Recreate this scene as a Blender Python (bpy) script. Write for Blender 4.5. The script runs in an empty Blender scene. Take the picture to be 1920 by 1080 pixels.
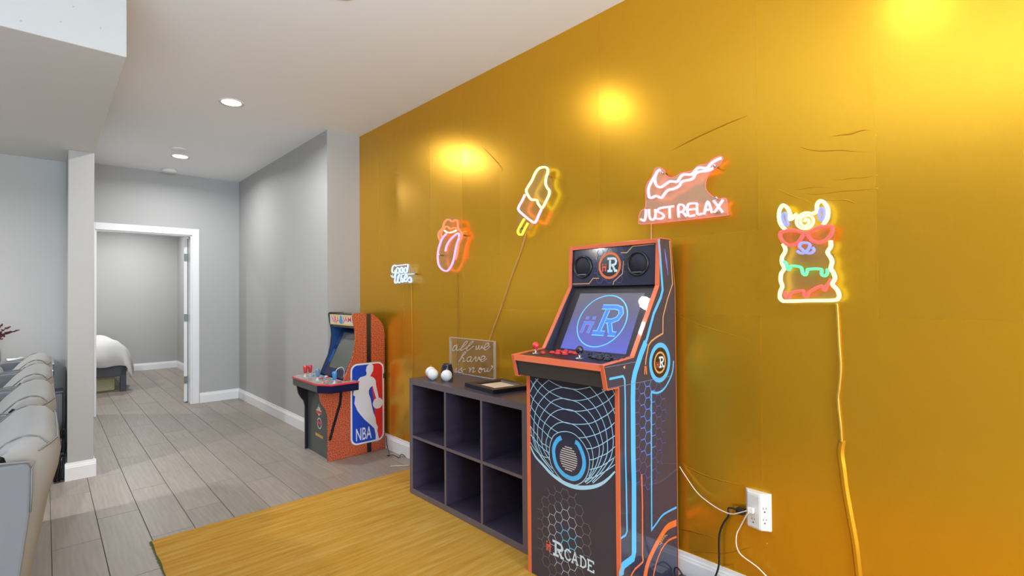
import bpy, bmesh, math, random
from mathutils import Vector, Matrix
random.seed(7)
S = bpy.context.scene
COL = S.collection
PI = math.pi

# ------------------------------------------------------------------ camera, world, light, exposure
cam_d = bpy.data.cameras.new('camera'); cam = bpy.data.objects.new('camera', cam_d); COL.objects.link(cam)
cam_d.sensor_width = 36.0; cam_d.lens = 940.175 / 1920 * 36.0; cam_d.clip_start = 0.02
def cam_axes(yaw, pitch, roll):
    cy, sy, cp, sp = math.cos(yaw), math.sin(yaw), math.cos(pitch), math.sin(pitch)
    f = Vector((sy * cp, cy * cp, sp)); r = Vector((cy, -sy, 0)); u = r.cross(f)
    c, s = math.cos(roll), math.sin(roll)
    return c * r + s * u, -s * r + c * u, f
_r, _u, _f = cam_axes(math.radians(-47.04955), math.radians(0.726476), math.radians(-0.473605))
cam.matrix_world = Matrix(((_r.x, _u.x, -_f.x, 0.0), (_r.y, _u.y, -_f.y, -2.175), (_r.z, _u.z, -_f.z, 1.325), (0, 0, 0, 1)))
S.camera = cam

w = bpy.data.worlds.new('world'); S.world = w; w.use_nodes = True
w.node_tree.nodes['Background'].inputs[0].default_value = (0.72, 0.84, 1.0, 1)
w.node_tree.nodes['Background'].inputs[1].default_value = 1.2

def area(name, loc, direction, sx, sy, power, color, shape='RECTANGLE', spread=180):
    l = bpy.data.lights.new(name, 'AREA'); l.shape = shape; l.size = sx
    if shape in ('RECTANGLE', 'ELLIPSE'): l.size_y = sy
    l.energy = power; l.color = color; l.spread = math.radians(spread)
    o = bpy.data.objects.new(name, l); COL.objects.link(o); o.location = loc
    o.rotation_euler = Vector(direction).to_track_quat('-Z', 'Y').to_euler()
    return o
# daylight coming in through the glazed end wall behind the camera
area('daylight_back', (5.42, -2.1, 1.25), (-1, 0, 0), 2.6, 2.1, 245, (0.80, 0.90, 1.0))
# added fill light behind the camera, brightens the ceiling and the hall
area('added_ceiling_fill', (0.3, -2.6, 1.75), (-1, 0.25, 1.4), 2.0, 1.5, 70, (0.70, 0.86, 1.0), spread=130)
LAMP_W = 20.0
S.view_settings.view_transform = 'Standard'; S.view_settings.look = 'None'
S.view_settings.gamma = 1.0; S.view_settings.use_curve_mapping = False
S.view_settings.exposure = 0.06
S.cycles.use_denoising = True
S.cycles.max_bounces = 10; S.cycles.transparent_max_bounces = 16
S.cycles.sample_clamp_indirect = 6.0

# ------------------------------------------------------------------ helpers
def lin(c):
    return tuple(((v / 255) / 12.92 if v / 255 <= 0.04045 else ((v / 255 + 0.055) / 1.055) ** 2.4) for v in c) + (1.0,)

def mat(name, rgb, rough=0.5, metal=0.0, spec=0.5, coat=0.0, coat_rough=0.05, emit=None, estr=0.0, noise=None, bump=None, trans=0.0, var=0.0):
    """noise=(scale, amount, stretch xyz) mottles the colour; bump=(scale, strength)"""
    m = bpy.data.materials.new(name); m.use_nodes = True
    nt = m.node_tree; b = nt.nodes['Principled BSDF']; c = lin(rgb)
    b.inputs['Base Color'].default_value = c; b.inputs['Roughness'].default_value = rough
    b.inputs['Metallic'].default_value = metal; b.inputs['Specular IOR Level'].default_value = spec
    b.inputs['Coat Weight'].default_value = coat; b.inputs['Coat Roughness'].default_value = coat_rough
    b.inputs['Transmission Weight'].default_value = trans
    if emit:
        b.inputs['Emission Color'].default_value = lin(emit); b.inputs['Emission Strength'].default_value = estr
    tc = nt.nodes.new('ShaderNodeTexCoord')
    if noise:
        sc, am, st = noise
        mp = nt.nodes.new('ShaderNodeMapping'); mp.inputs['Scale'].default_value = st
        nz = nt.nodes.new('ShaderNodeTexNoise'); nz.inputs['Scale'].default_value = sc; nz.inputs['Detail'].default_value = 5
        rp = nt.nodes.new('ShaderNodeMapRange'); rp.inputs['To Min'].default_value = 1 - am; rp.inputs['To Max'].default_value = 1 + am
        rp.inputs['From Min'].default_value = 0.3; rp.inputs['From Max'].default_value = 0.7
        mx = nt.nodes.new('ShaderNodeMix'); mx.data_type = 'RGBA'; mx.blend_type = 'MULTIPLY'; mx.inputs[0].default_value = 1
        mx.inputs[6].default_value = c
        nt.links.new(tc.outputs['Object'], mp.inputs['Vector']); nt.links.new(mp.outputs['Vector'], nz.inputs['Vector'])
        nt.links.new(nz.outputs['Fac'], rp.inputs['Value']); nt.links.new(rp.outputs['Result'], mx.inputs[7])
        nt.links.new(mx.outputs[2], b.inputs['Base Color'])
    if bump:
        nb = nt.nodes.new('ShaderNodeTexNoise'); nb.inputs['Scale'].default_value = bump[0]; nb.inputs['Detail'].default_value = 3
        bp = nt.nodes.new('ShaderNodeBump'); bp.inputs['Strength'].default_value = bump[1]; bp.inputs['Distance'].default_value = 0.002
        nt.links.new(tc.outputs['Object'], nb.inputs['Vector']); nt.links.new(nb.outputs['Fac'], bp.inputs['Height'])
        nt.links.new(bp.outputs['Normal'], b.inputs['Normal'])
    return m

ORG = {}
def label(o, text=None, cat=None, group=None, kind=None):
    if text: o['label'] = text
    if cat: o['category'] = cat
    if group: o['group'] = group
    if kind: o['kind'] = kind
    return o

def thing(name, text, cat, loc, group=None, kind=None):
    o = bpy.data.objects.new(name, None); o.empty_display_size = 0.05
    COL.objects.link(o); o.location = loc; ORG[o.name] = Vector(loc)
    return label(o, text, cat, group, kind)

def mesh_obj(name, verts, faces, m, parent=None, smooth=False, origin=None):
    org = ORG[parent.name] if parent else Vector(origin or (0, 0, 0))
    me = bpy.data.meshes.new(name)
    me.from_pydata([tuple(Vector(v) - org) for v in verts], [], faces); me.update()
    if smooth:
        for p in me.polygons: p.use_smooth = True
    me.materials.append(m)
    o = bpy.data.objects.new(name, me); COL.objects.link(o)
    if parent: o.parent = parent
    else: o.location = org
    ORG[o.name] = org.copy()
    return o

def bm_obj(name, bm, m, parent=None, smooth=False, origin=None):
    org = ORG[parent.name] if parent else Vector(origin or (0, 0, 0))
    bmesh.ops.recalc_face_normals(bm, faces=bm.faces[:])
    bmesh.ops.translate(bm, verts=bm.verts[:], vec=-org)
    me = bpy.data.meshes.new(name); bm.to_mesh(me); bm.free()
    if smooth:
        for p in me.polygons: p.use_smooth = True
    me.materials.append(m)
    o = bpy.data.objects.new(name, me); COL.objects.link(o)
    if parent: o.parent = parent
    else: o.location = org
    ORG[o.name] = org.copy()
    return o

def add_box(bm, lo, hi, bev=0.0, seg=2):
    lo, hi = Vector(lo), Vector(hi); c = (lo + hi) / 2; d = hi - lo
    r = bmesh.ops.create_cube(bm, size=1.0, matrix=Matrix.Translation(c) @ Matrix.Diagonal((abs(d.x), abs(d.y), abs(d.z), 1)))
    if bev > 0:
        es = list({e for v in r['verts'] for e in v.link_edges})
        bmesh.ops.bevel(bm, geom=es, offset=bev, segments=seg, affect='EDGES', profile=0.5)
    return bm

def box(name, lo, hi, m, parent=None, bev=0.0, seg=2, origin=None, smooth=False):
    return bm_obj(name, add_box(bmesh.new(), lo, hi, bev, seg), m, parent, smooth, origin)

def add_prism(bm, pts, to3, a, b):
    """pts 2D polygon, to3(u,v,t) -> 3D, extruded from t=a to t=b"""
    v0 = [bm.verts.new(to3(u, v, a)) for u, v in pts]; v1 = [bm.verts.new(to3(u, v, b)) for u, v in pts]
    n = len(pts); bm.faces.new(v0); bm.faces.new(v1[::-1])
    for i in range(n): bm.faces.new((v0[i], v1[i], v1[(i + 1) % n], v0[(i + 1) % n]))
    return bm
XZ = lambda u, v, t: (u, t, v)
YZ = lambda u, v, t: (t, u, v)
XY = lambda u, v, t: (u, v, t)
def prism(name, pts, to3, a, b, m, parent=None, bev=0.0, origin=None):
    bm = add_prism(bmesh.new(), pts, to3, a, b)
    if bev:
        bmesh.ops.recalc_face_normals(bm, faces=bm.faces[:])
        bmesh.ops.bevel(bm, geom=bm.edges[:], offset=bev, segments=2, affect='EDGES', profile=0.5)
    return bm_obj(name, bm, m, parent, False, origin)

def smooth_line(P, n=4, closed=False):
    P = [Vector(p) for p in P]
    if len(P) < 3 or n < 2: return P
    if not closed and (P[0] - P[-1]).length < 1e-6: closed = True
    if closed and (P[0] - P[-1]).length < 1e-6: P = P[:-1]
    out = []; N = len(P)
    for i in range(N if closed else N - 1):
        a, b, c, d = (P[(i - 1) % N], P[i], P[(i + 1) % N], P[(i + 2) % N]) if closed else (P[max(i - 1, 0)], P[i], P[i + 1], P[min(i + 2, N - 1)])
        for k in range(n):
            t = k / n
            out.append(0.5 * ((2 * b) + (c - a) * t + (2 * a - 5 * b + 4 * c - d) * t * t + (3 * b - a - 3 * c + d) * t ** 3))
    out.append(out[0].copy() if closed else P[-1])
    return out

def add_tube(V, F, pts, r, sides=8):
    pts = [Vector(p) for p in pts]
    q = [pts[0]]
    for p in pts[1:]:
        if (p - q[-1]).length > 1e-5: q.append(p)
    pts = q; n = len(pts)
    if n < 2: return
    closed = (pts[0] - pts[-1]).length < 1e-4
    rr = r if callable(r) else (lambda t: r)
    base = len(V); up = None
    for i, p in enumerate(pts):
        t = (pts[min(i + 1, n - 1)] - pts[max(i - 1, 0)]).normalized()
        if up is None:
            up = Vector((0, 0, 1)) if abs(t.z) < 0.9 else Vector((1, 0, 0))
        s = t.cross(up)
        if s.length < 1e-5: s = t.orthogonal()
        s.normalize(); up = s.cross(t).normalized(); R = rr(i / (n - 1))
        for k in range(sides):
            a = 2 * PI * k / sides
            V.append(p + R * (math.cos(a) * s + math.sin(a) * up))
    for i in range(n - 1):
        for k in range(sides):
            a, b = base + i * sides + k, base + i * sides + (k + 1) % sides
            F.append((a, b, b + sides, a + sides))
    F.append(tuple(base + k for k in range(sides))[::-1]); F.append(tuple(base + (n - 1) * sides + k for k in range(sides)))

def tube(name, lines, r, m, parent=None, sides=8, sm=4, origin=None):
    V, F = [], []
    for L in lines: add_tube(V, F, smooth_line(L, sm), r, sides)
    return mesh_obj(name, V, F, m, parent, True, origin)

def add_ribbon(V, F, L, wd, place, sm=1):
    """flat printed line of width wd along the 2D polyline L"""
    L = [Vector((p[0], p[1], 0)) for p in L]
    L = smooth_line(L, sm) if sm > 1 else L
    q = [L[0]]
    for p in L[1:]:
        if (p - q[-1]).length > 1e-5: q.append(p)
    L = q; n = len(L)
    if n < 2: return
    closed = (L[0] - L[-1]).length < 1e-5 and n > 3
    base = len(V)
    for i, p in enumerate(L):
        a = L[i - 1] if i else (L[-2] if closed else None); c = L[i + 1] if i < n - 1 else (L[1] if closed else None)
        d0 = (p - a).normalized() if a is not None else None; d1 = (c - p).normalized() if c is not None else None
        d0 = d0 or d1; d1 = d1 or d0
        t = (d0 + d1); t = t.normalized() if t.length > 1e-6 else d1
        nn = Vector((-t.y, t.x, 0)); k = max(0.45, nn.dot(Vector((-d1.y, d1.x, 0))))
        wv = wd(i / (n - 1)) if callable(wd) else wd
        o = nn * (wv / 2 / k)
        V.append(place(p.x + o.x, p.y + o.y)); V.append(place(p.x - o.x, p.y - o.y))
    for i in range(n - 1):
        a = base + 2 * i; F.append((a, a + 1, a + 3, a + 2))

def ribbon(name, lines, wd, place, m, parent, sm=1):
    V, F = [], []; o = Vector(place(0, 0)); nrm = (Vector(place(1, 0)) - o).cross(Vector(place(0, 1)) - o).normalized()
    for i, L in enumerate(lines):            # lines that cross lie a few hundredths of a millimetre apart
        b = len(V); add_ribbon(V, F, L, wd, place, sm)
        for k in range(b, len(V)): V[k] = Vector(V[k]) + nrm * (1.5e-5 * (i % 13))
    return mesh_obj(name, V, F, m, parent)

def circle_pts(cx, cy, r, n=40, a0=0.0, a1=2 * PI, ry=None):
    return [(cx + r * math.cos(a0 + (a1 - a0) * k / n), cy + (ry or r) * math.sin(a0 + (a1 - a0) * k / n)) for k in range(n + 1)]

def disc(name, cx, cy, r, place, m, parent, n=32):
    P = circle_pts(cx, cy, r, n)[:-1]
    return mesh_obj(name, [place(*p) for p in P], [tuple(range(n))], m, parent)

def flat(name, pts, place, m, parent):
    bm = bmesh.new(); vs = [bm.verts.new(place(*p)) for p in pts]; f = bm.faces.new(vs); f.normal_update()
    bmesh.ops.triangulate(bm, faces=[f])
    return bm_obj(name, bm, m, parent)

def text_fit(name, s, u0, v0, u1, v1, place, m, parent, bold=0.0):
    cu = bpy.data.curves.new(name, 'FONT'); cu.body = s; cu.offset = bold; cu.resolution_u = 3
    o = bpy.data.objects.new(name, cu); COL.objects.link(o)
    bpy.context.view_layer.update()
    me = bpy.data.meshes.new_from_object(o.evaluated_get(bpy.context.evaluated_depsgraph_get()))
    bpy.data.objects.remove(o); bpy.data.curves.remove(cu)
    xs = [v.co.x for v in me.vertices]; ys = [v.co.y for v in me.vertices]
    ax, bx, ay, by = min(xs), max(xs), min(ys), max(ys)
    V = [place(u0 + (v.co.x - ax) / (bx - ax) * (u1 - u0), v0 + (v.co.y - ay) / (by - ay) * (v1 - v0)) for v in me.vertices]
    F = [tuple(p.vertices) for p in me.polygons]; bpy.data.meshes.remove(me)
    return mesh_obj(name, V, F, m, parent)

def lathe(name, prof, m, parent=None, axis_loc=(0, 0, 0), n=24, origin=None, smooth=True, to3=None):
    """prof: (radius, height) from bottom to top about a vertical axis at axis_loc"""
    A = Vector(axis_loc); V, F = [], []
    to3 = to3 or (lambda x, y, z: Vector((x, y, z)))
    for r, z in prof:
        for k in range(n):
            a = 2 * PI * k / n; V.append(A + to3(r * math.cos(a), r * math.sin(a), z))
    for i in range(len(prof) - 1):
        for k in range(n):
            a, b = i * n + k, i * n + (k + 1) % n; F.append((a, b, b + n, a + n))
    F.append(tuple(range(n))[::-1]); F.append(tuple(range((len(prof) - 1) * n, len(prof) * n)))
    return mesh_obj(name, V, F, m, parent, smooth, origin)

def copy_tree(o, loc=None, parent=None):
    c = o.copy(); COL.objects.link(c); c.parent = parent
    if loc is not None: c.location = loc
    for ch in list(o.children): copy_tree(ch, None, c)
    return c

# traced outlines, metres on the plane each one lies in
GV=[[(-3.6981,1.5649),(-3.7135,1.5757),(-3.7357,1.5745),(-3.756,1.5596),(-3.7639,1.5371),(-3.7578,1.5175),(-3.7386,1.5122),(-3.7185,1.5194),(-3.7073,1.5348),(-3.712,1.5078),(-3.7233,1.4856),(-3.7479,1.475),(-3.777,1.4919)],[(-3.6871,1.5711),(-3.6049,1.5716),(-3.5293,1.5734),(-3.5108,1.5671),(-3.5151,1.5487),(-3.5279,1.5099)],[(-3.6698,1.5534),(-3.6909,1.5431),(-3.6941,1.5275),(-3.6855,1.5114),(-3.6703,1.5063),(-3.6528,1.5124),(-3.6462,1.5278),(-3.6525,1.5437),(-3.6689,1.5534)],[(-3.6115,1.5542),(-3.6288,1.5449),(-3.6319,1.5295),(-3.6248,1.5136),(-3.612,1.5075),(-3.597,1.5147),(-3.5926,1.5301),(-3.5976,1.5458),(-3.6107,1.5541)],[(-3.5504,1.5492),(-3.5693,1.5401),(-3.5737,1.5271),(-3.5654,1.5113),(-3.5508,1.5053),(-3.5341,1.5123),(-3.5277,1.5252),(-3.5317,1.5407),(-3.5495,1.5492)],[(-3.7031,1.5098),(-3.7137,1.4717),(-3.7206,1.438),(-3.7084,1.4264),(-3.6885,1.4327),(-3.6664,1.4614),(-3.6421,1.5008)],[(-3.6574,1.4902),(-3.6728,1.4705),(-3.671,1.4391),(-3.6537,1.4268),(-3.6364,1.4337)],[(-3.4244,1.4931),(-3.5054,1.4942),(-3.6015,1.4945),(-3.6166,1.4777),(-3.6224,1.4512),(-3.6064,1.4319),(-3.5872,1.4392),(-3.5934,1.4571),(-3.6103,1.4642)],[(-3.5681,1.4586),(-3.5325,1.4685),(-3.5282,1.4826),(-3.5489,1.4855),(-3.5671,1.4673),(-3.5661,1.4431),(-3.5453,1.4349),(-3.514,1.4548)],[(-3.514,1.4548),(-3.4893,1.4694),(-3.473,1.4645),(-3.4631,1.4469),(-3.4673,1.4287),(-3.4877,1.4281),(-3.5019,1.4371)]]
TG={'lip':[[(-3.0557,1.7209),(-3.0819,1.7582),(-3.0739,1.7882),(-3.0245,1.8182),(-3.0092,1.8513),(-2.9721,1.8709),(-2.9467,1.8658),(-2.9109,1.8489),(-2.8789,1.8559),(-2.8545,1.8489),(-2.8443,1.8247),(-2.8412,1.7951),(-2.8071,1.7625),(-2.7971,1.7408),(-2.8145,1.7133),(-2.8355,1.6858),(-2.8428,1.6571),(-2.8536,1.616),(-2.8751,1.5753)],[(-3.0135,1.8019),(-3.0022,1.8181),(-2.9691,1.8189),(-2.9402,1.8009),(-2.9043,1.8015),(-2.869,1.8),(-2.8483,1.779)],[(-3.0403,1.7479),(-3.0498,1.775),(-3.0247,1.8052)]],'teeth':[[(-3.0062,1.7947),(-2.9768,1.7788),(-2.9333,1.7725),(-2.8904,1.7769),(-2.8552,1.7839)]],'tongue':[[(-2.9843,1.7688),(-3.0291,1.7447),(-3.0596,1.7081),(-3.0868,1.6575),(-3.0951,1.6053),(-3.0842,1.552),(-3.0467,1.5153),(-2.991,1.4978),(-2.9507,1.5112),(-2.9144,1.5478),(-2.8926,1.5889),(-2.878,1.6302),(-2.8599,1.6794),(-2.8386,1.7153),(-2.8314,1.7439),(-2.845,1.7599),(-2.8908,1.7452),(-2.9339,1.7235),(-2.9668,1.6963),(-2.9854,1.6719),(-2.9968,1.6426)]]}
PS={'top':[[(-2.0274,1.827),(-2.0572,1.8595),(-2.0691,1.8831),(-2.1123,1.8916),(-2.1403,1.9202),(-2.1559,1.9518),(-2.1397,1.9739),(-2.1046,2.0082),(-2.0794,2.0436),(-2.0485,2.0664),(-2.0065,2.0671),(-1.9801,2.0534),(-1.9774,2.0292),(-1.9895,2.0055),(-1.9958,1.972),(-1.9844,1.9442),(-1.9671,1.9243),(-1.9673,1.9028),(-1.9852,1.8754),(-2.0093,1.8442),(-2.0262,1.8282)]],'bottom':[[(-2.1657,1.9308),(-2.1887,1.9003),(-2.2219,1.864),(-2.2221,1.8412),(-2.1833,1.8091),(-2.1326,1.7738),(-2.0923,1.7515),(-2.0737,1.7605),(-2.0519,1.793),(-2.0304,1.8231)]],'stick':[[(-2.174,1.7831),(-2.2069,1.7483),(-2.2316,1.7143),(-2.2226,1.6938),(-2.1965,1.6914),(-2.1781,1.7136),(-2.1443,1.755)]]}
JR={'wave':[[(-1.2659,1.9059),(-1.2866,1.8783),(-1.3115,1.8426),(-1.3175,1.8134),(-1.3122,1.7876),(-1.2972,1.7837),(-1.2748,1.7886),(-1.2493,1.775),(-1.2347,1.7875),(-1.2147,1.8056),(-1.1812,1.8083),(-1.1569,1.8171),(-1.1396,1.8349),(-1.0927,1.8378),(-1.076,1.8597),(-1.0501,1.8642),(-1.0215,1.8619),(-0.9965,1.8679)],[(-1.2512,1.9098),(-1.2696,1.9017),(-1.2811,1.8707),(-1.2741,1.8397),(-1.2523,1.8263),(-1.2305,1.8341),(-1.2018,1.8455),(-1.1669,1.838),(-1.1495,1.8572),(-1.1324,1.8653),(-1.0957,1.8586),(-1.0791,1.8727),(-1.0595,1.8829),(-1.0245,1.8732),(-1.0055,1.8893),(-0.9806,1.9009),(-0.9593,1.9041)]],'outline':[[(-1.3748,1.7079),(-1.3627,1.7302),(-1.3374,1.7472),(-1.3341,1.8446),(-1.3032,1.883),(-1.284,1.9212),(-1.2617,1.9236),(-1.2364,1.9073),(-1.2295,1.8831),(-1.2048,1.8657),(-1.1766,1.8671),(-1.1454,1.8775),(-1.095,1.8776),(-1.0653,1.8954),(-1.0237,1.8949),(-0.9984,1.9112),(-0.9676,1.917),(-0.9541,1.9037),(-0.9712,1.8786),(-1.0022,1.8603),(-1.0245,1.8369),(-1.0345,1.8018),(-1.0254,1.7697),(-0.9854,1.7348),(-0.946,1.7305),(-0.9389,1.7027),(-0.938,1.664),(-0.953,1.6569),(-1.1794,1.6585),(-1.3597,1.6636),(-1.3752,1.6772)]],'text':[[(-1.3319,1.7317),(-1.3343,1.695),(-1.3442,1.6777),(-1.3614,1.6881)],[(-1.3149,1.7295),(-1.3134,1.6959),(-1.3024,1.6779),(-1.2855,1.6826),(-1.2797,1.7018),(-1.2812,1.7251)],[(-1.2319,1.7285),(-1.2609,1.7257),(-1.2684,1.7136),(-1.2467,1.701),(-1.236,1.6866),(-1.2506,1.6769),(-1.2726,1.6795)],[(-1.2283,1.728),(-1.1841,1.7269)],[(-1.2069,1.7267),(-1.2059,1.6733)],[(-1.1605,1.6728),(-1.1616,1.7255),(-1.141,1.7274),(-1.1311,1.7119),(-1.1414,1.6974),(-1.1585,1.6964)],[(-1.1414,1.6959),(-1.1232,1.6731)],[(-1.0713,1.7241),(-1.1141,1.7253),(-1.1131,1.675),(-1.0818,1.6743)],[(-1.1128,1.7016),(-1.0814,1.7007)],[(-1.0713,1.7241),(-1.0703,1.6776),(-1.0494,1.6765)],[(-1.0399,1.6708),(-1.0218,1.7264),(-1.0038,1.6739)],[(-1.0317,1.6896),(-1.0098,1.6898)],[(-0.9953,1.7257),(-0.9565,1.671)],[(-0.9542,1.7243),(-0.993,1.6726)]]}
LL={'ears':[[(-0.7072,1.5719),(-0.7195,1.5844),(-0.7296,1.6103),(-0.7291,1.6463),(-0.7183,1.6663),(-0.708,1.6649),(-0.6958,1.6488),(-0.69,1.6302),(-0.6907,1.6103),(-0.6841,1.6117),(-0.6759,1.6196),(-0.6647,1.6271)],[(-0.6118,1.6217),(-0.5973,1.6295),(-0.596,1.653),(-0.5873,1.6657),(-0.5761,1.662),(-0.5633,1.6422),(-0.5599,1.6205),(-0.564,1.5956),(-0.5773,1.5759)]],'curl':[[(-0.6118,1.6227),(-0.634,1.6288),(-0.6538,1.6214),(-0.667,1.6053),(-0.6643,1.583),(-0.6467,1.568),(-0.6271,1.5682),(-0.6124,1.5818),(-0.6102,1.601),(-0.6206,1.6147),(-0.6381,1.6162),(-0.652,1.608),(-0.6523,1.5883),(-0.6406,1.5772),(-0.6268,1.5834),(-0.6247,1.5983),(-0.6344,1.6038),(-0.6404,1.5935)]],'inner':[[(-0.7104,1.6372),(-0.7179,1.6269),(-0.716,1.6087),(-0.707,1.5898),(-0.6987,1.5889),(-0.7005,1.6092),(-0.7043,1.6297),(-0.7104,1.6372)],[(-0.5821,1.6383),(-0.5879,1.6283),(-0.5883,1.6006),(-0.5836,1.5936),(-0.5761,1.597),(-0.573,1.62),(-0.5765,1.6354),(-0.5821,1.6383)]],'glasses':[[(-0.643,1.5502),(-0.6627,1.5608),(-0.6888,1.5667),(-0.7156,1.5638),(-0.7272,1.5559),(-0.7223,1.533),(-0.706,1.5137),(-0.6835,1.5075),(-0.6653,1.5149),(-0.6531,1.5292),(-0.643,1.5491)],[(-0.6313,1.5469),(-0.6098,1.56),(-0.5849,1.5681),(-0.557,1.5684),(-0.5461,1.5578),(-0.5519,1.5373),(-0.5688,1.5177),(-0.5914,1.5111),(-0.6123,1.5192),(-0.6256,1.5355),(-0.6313,1.5465)],[(-0.6449,1.5499),(-0.638,1.5519),(-0.6303,1.5472)]],'nose':[[(-0.6667,1.4842),(-0.6559,1.4747),(-0.6421,1.4759),(-0.6478,1.4872),(-0.6585,1.499),(-0.6514,1.5127),(-0.6317,1.5122),(-0.6222,1.5027),(-0.6292,1.4859),(-0.6391,1.4768),(-0.6207,1.4723),(-0.609,1.4823),(-0.6136,1.4934)]],'body':[[(-0.7174,1.5154),(-0.7094,1.4971),(-0.7108,1.4821),(-0.7217,1.4625),(-0.722,1.4397),(-0.7141,1.419),(-0.7261,1.3967),(-0.7277,1.3688),(-0.7221,1.3484),(-0.7295,1.3282),(-0.7322,1.3053),(-0.7229,1.2914),(-0.7042,1.2889),(-0.6274,1.2917),(-0.5508,1.2931),(-0.5343,1.2979),(-0.529,1.312),(-0.5359,1.3333),(-0.55,1.3525),(-0.5414,1.3736),(-0.5463,1.3951),(-0.5543,1.412),(-0.5498,1.4356),(-0.5548,1.4525),(-0.5638,1.4722),(-0.5531,1.4929),(-0.5539,1.5144)]],'green':[[(-0.716,1.4457),(-0.7079,1.4389),(-0.7013,1.4159),(-0.6955,1.4132),(-0.6907,1.4255),(-0.677,1.4261),(-0.6545,1.4189),(-0.6481,1.3964),(-0.6382,1.3899),(-0.6324,1.4056),(-0.6279,1.4116),(-0.5869,1.4098),(-0.585,1.3917),(-0.5745,1.3841),(-0.566,1.3934),(-0.5647,1.4113)]],'red':[[(-0.7153,1.328),(-0.7109,1.3078),(-0.704,1.3015),(-0.6958,1.3103),(-0.6899,1.3228),(-0.649,1.3298),(-0.6448,1.3125),(-0.6338,1.3076),(-0.627,1.3247),(-0.5857,1.3472),(-0.5795,1.3339),(-0.5732,1.3314),(-0.5688,1.3457),(-0.5528,1.3715)]]}
AW=[[(-2.8714,0.9669),(-2.9031,0.9584),(-2.9247,0.9378),(-2.9195,0.9255),(-2.8928,0.9338),(-2.8741,0.9604),(-2.877,0.9319),(-2.8561,0.9335),(-2.8043,0.9591),(-2.7535,0.995),(-2.7634,1.002),(-2.7888,0.985),(-2.8249,0.9483),(-2.8302,0.9339),(-2.8046,0.9405),(-2.7339,0.9702),(-2.6846,1.0039),(-2.7041,1.0027),(-2.7338,0.9794),(-2.7641,0.9435),(-2.7442,0.9404),(-2.685,0.9737)],[(-2.656,0.9787),(-2.6587,0.9544),(-2.6372,0.9605),(-2.6265,0.9822),(-2.6268,0.9583),(-2.6089,0.9611),(-2.5946,0.983),(-2.5902,0.9655),(-2.5348,0.9842),(-2.5233,0.9996),(-2.5483,1.0009),(-2.5739,0.9696),(-2.5602,0.9583),(-2.535,0.9666),(-2.51,0.9859)],[(-2.8571,0.8519),(-2.8153,0.8899),(-2.7719,0.9214),(-2.787,0.9248),(-2.8153,0.8962),(-2.8519,0.8524),(-2.8155,0.8806),(-2.7951,0.8824),(-2.8055,0.8567),(-2.7801,0.8652)],[(-2.7102,0.8989),(-2.7448,0.8929),(-2.7599,0.8732),(-2.7451,0.8622),(-2.7202,0.8798),(-2.7102,0.8959),(-2.7203,0.8676),(-2.6958,0.8729),(-2.6617,0.9031),(-2.6621,0.8714),(-2.638,0.8871),(-2.626,0.9061),(-2.6168,0.886),(-2.5724,0.8989),(-2.5676,0.9141),(-2.5954,0.9117),(-2.6097,0.8867),(-2.5912,0.8765),(-2.5472,0.9011)],[(-2.9026,0.7749),(-2.8785,0.8058),(-2.8893,0.7763),(-2.863,0.7839),(-2.8162,0.8153),(-2.8241,0.7974),(-2.8089,0.785),(-2.8346,0.776),(-2.8579,0.7797)],[(-2.8662,0.8275),(-2.8641,0.8324)],[(-2.8061,0.8023),(-2.7757,0.8086)],[(-2.7357,0.8203),(-2.7234,0.8155),(-2.7361,0.7882),(-2.7062,0.8203),(-2.6818,0.8258),(-2.6968,0.794),(-2.6652,0.8064)],[(-2.6246,0.8257),(-2.6342,0.8097),(-2.6154,0.8013),(-2.5965,0.8212),(-2.6151,0.8326),(-2.6269,0.8239),(-2.5965,0.8256),(-2.5709,0.8342)],[(-2.5686,0.8314),(-2.5688,0.8131),(-2.5458,0.8221),(-2.5365,0.8406),(-2.5413,0.8181),(-2.5187,0.822),(-2.4893,0.8512),(-2.5003,0.8573)]]
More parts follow.
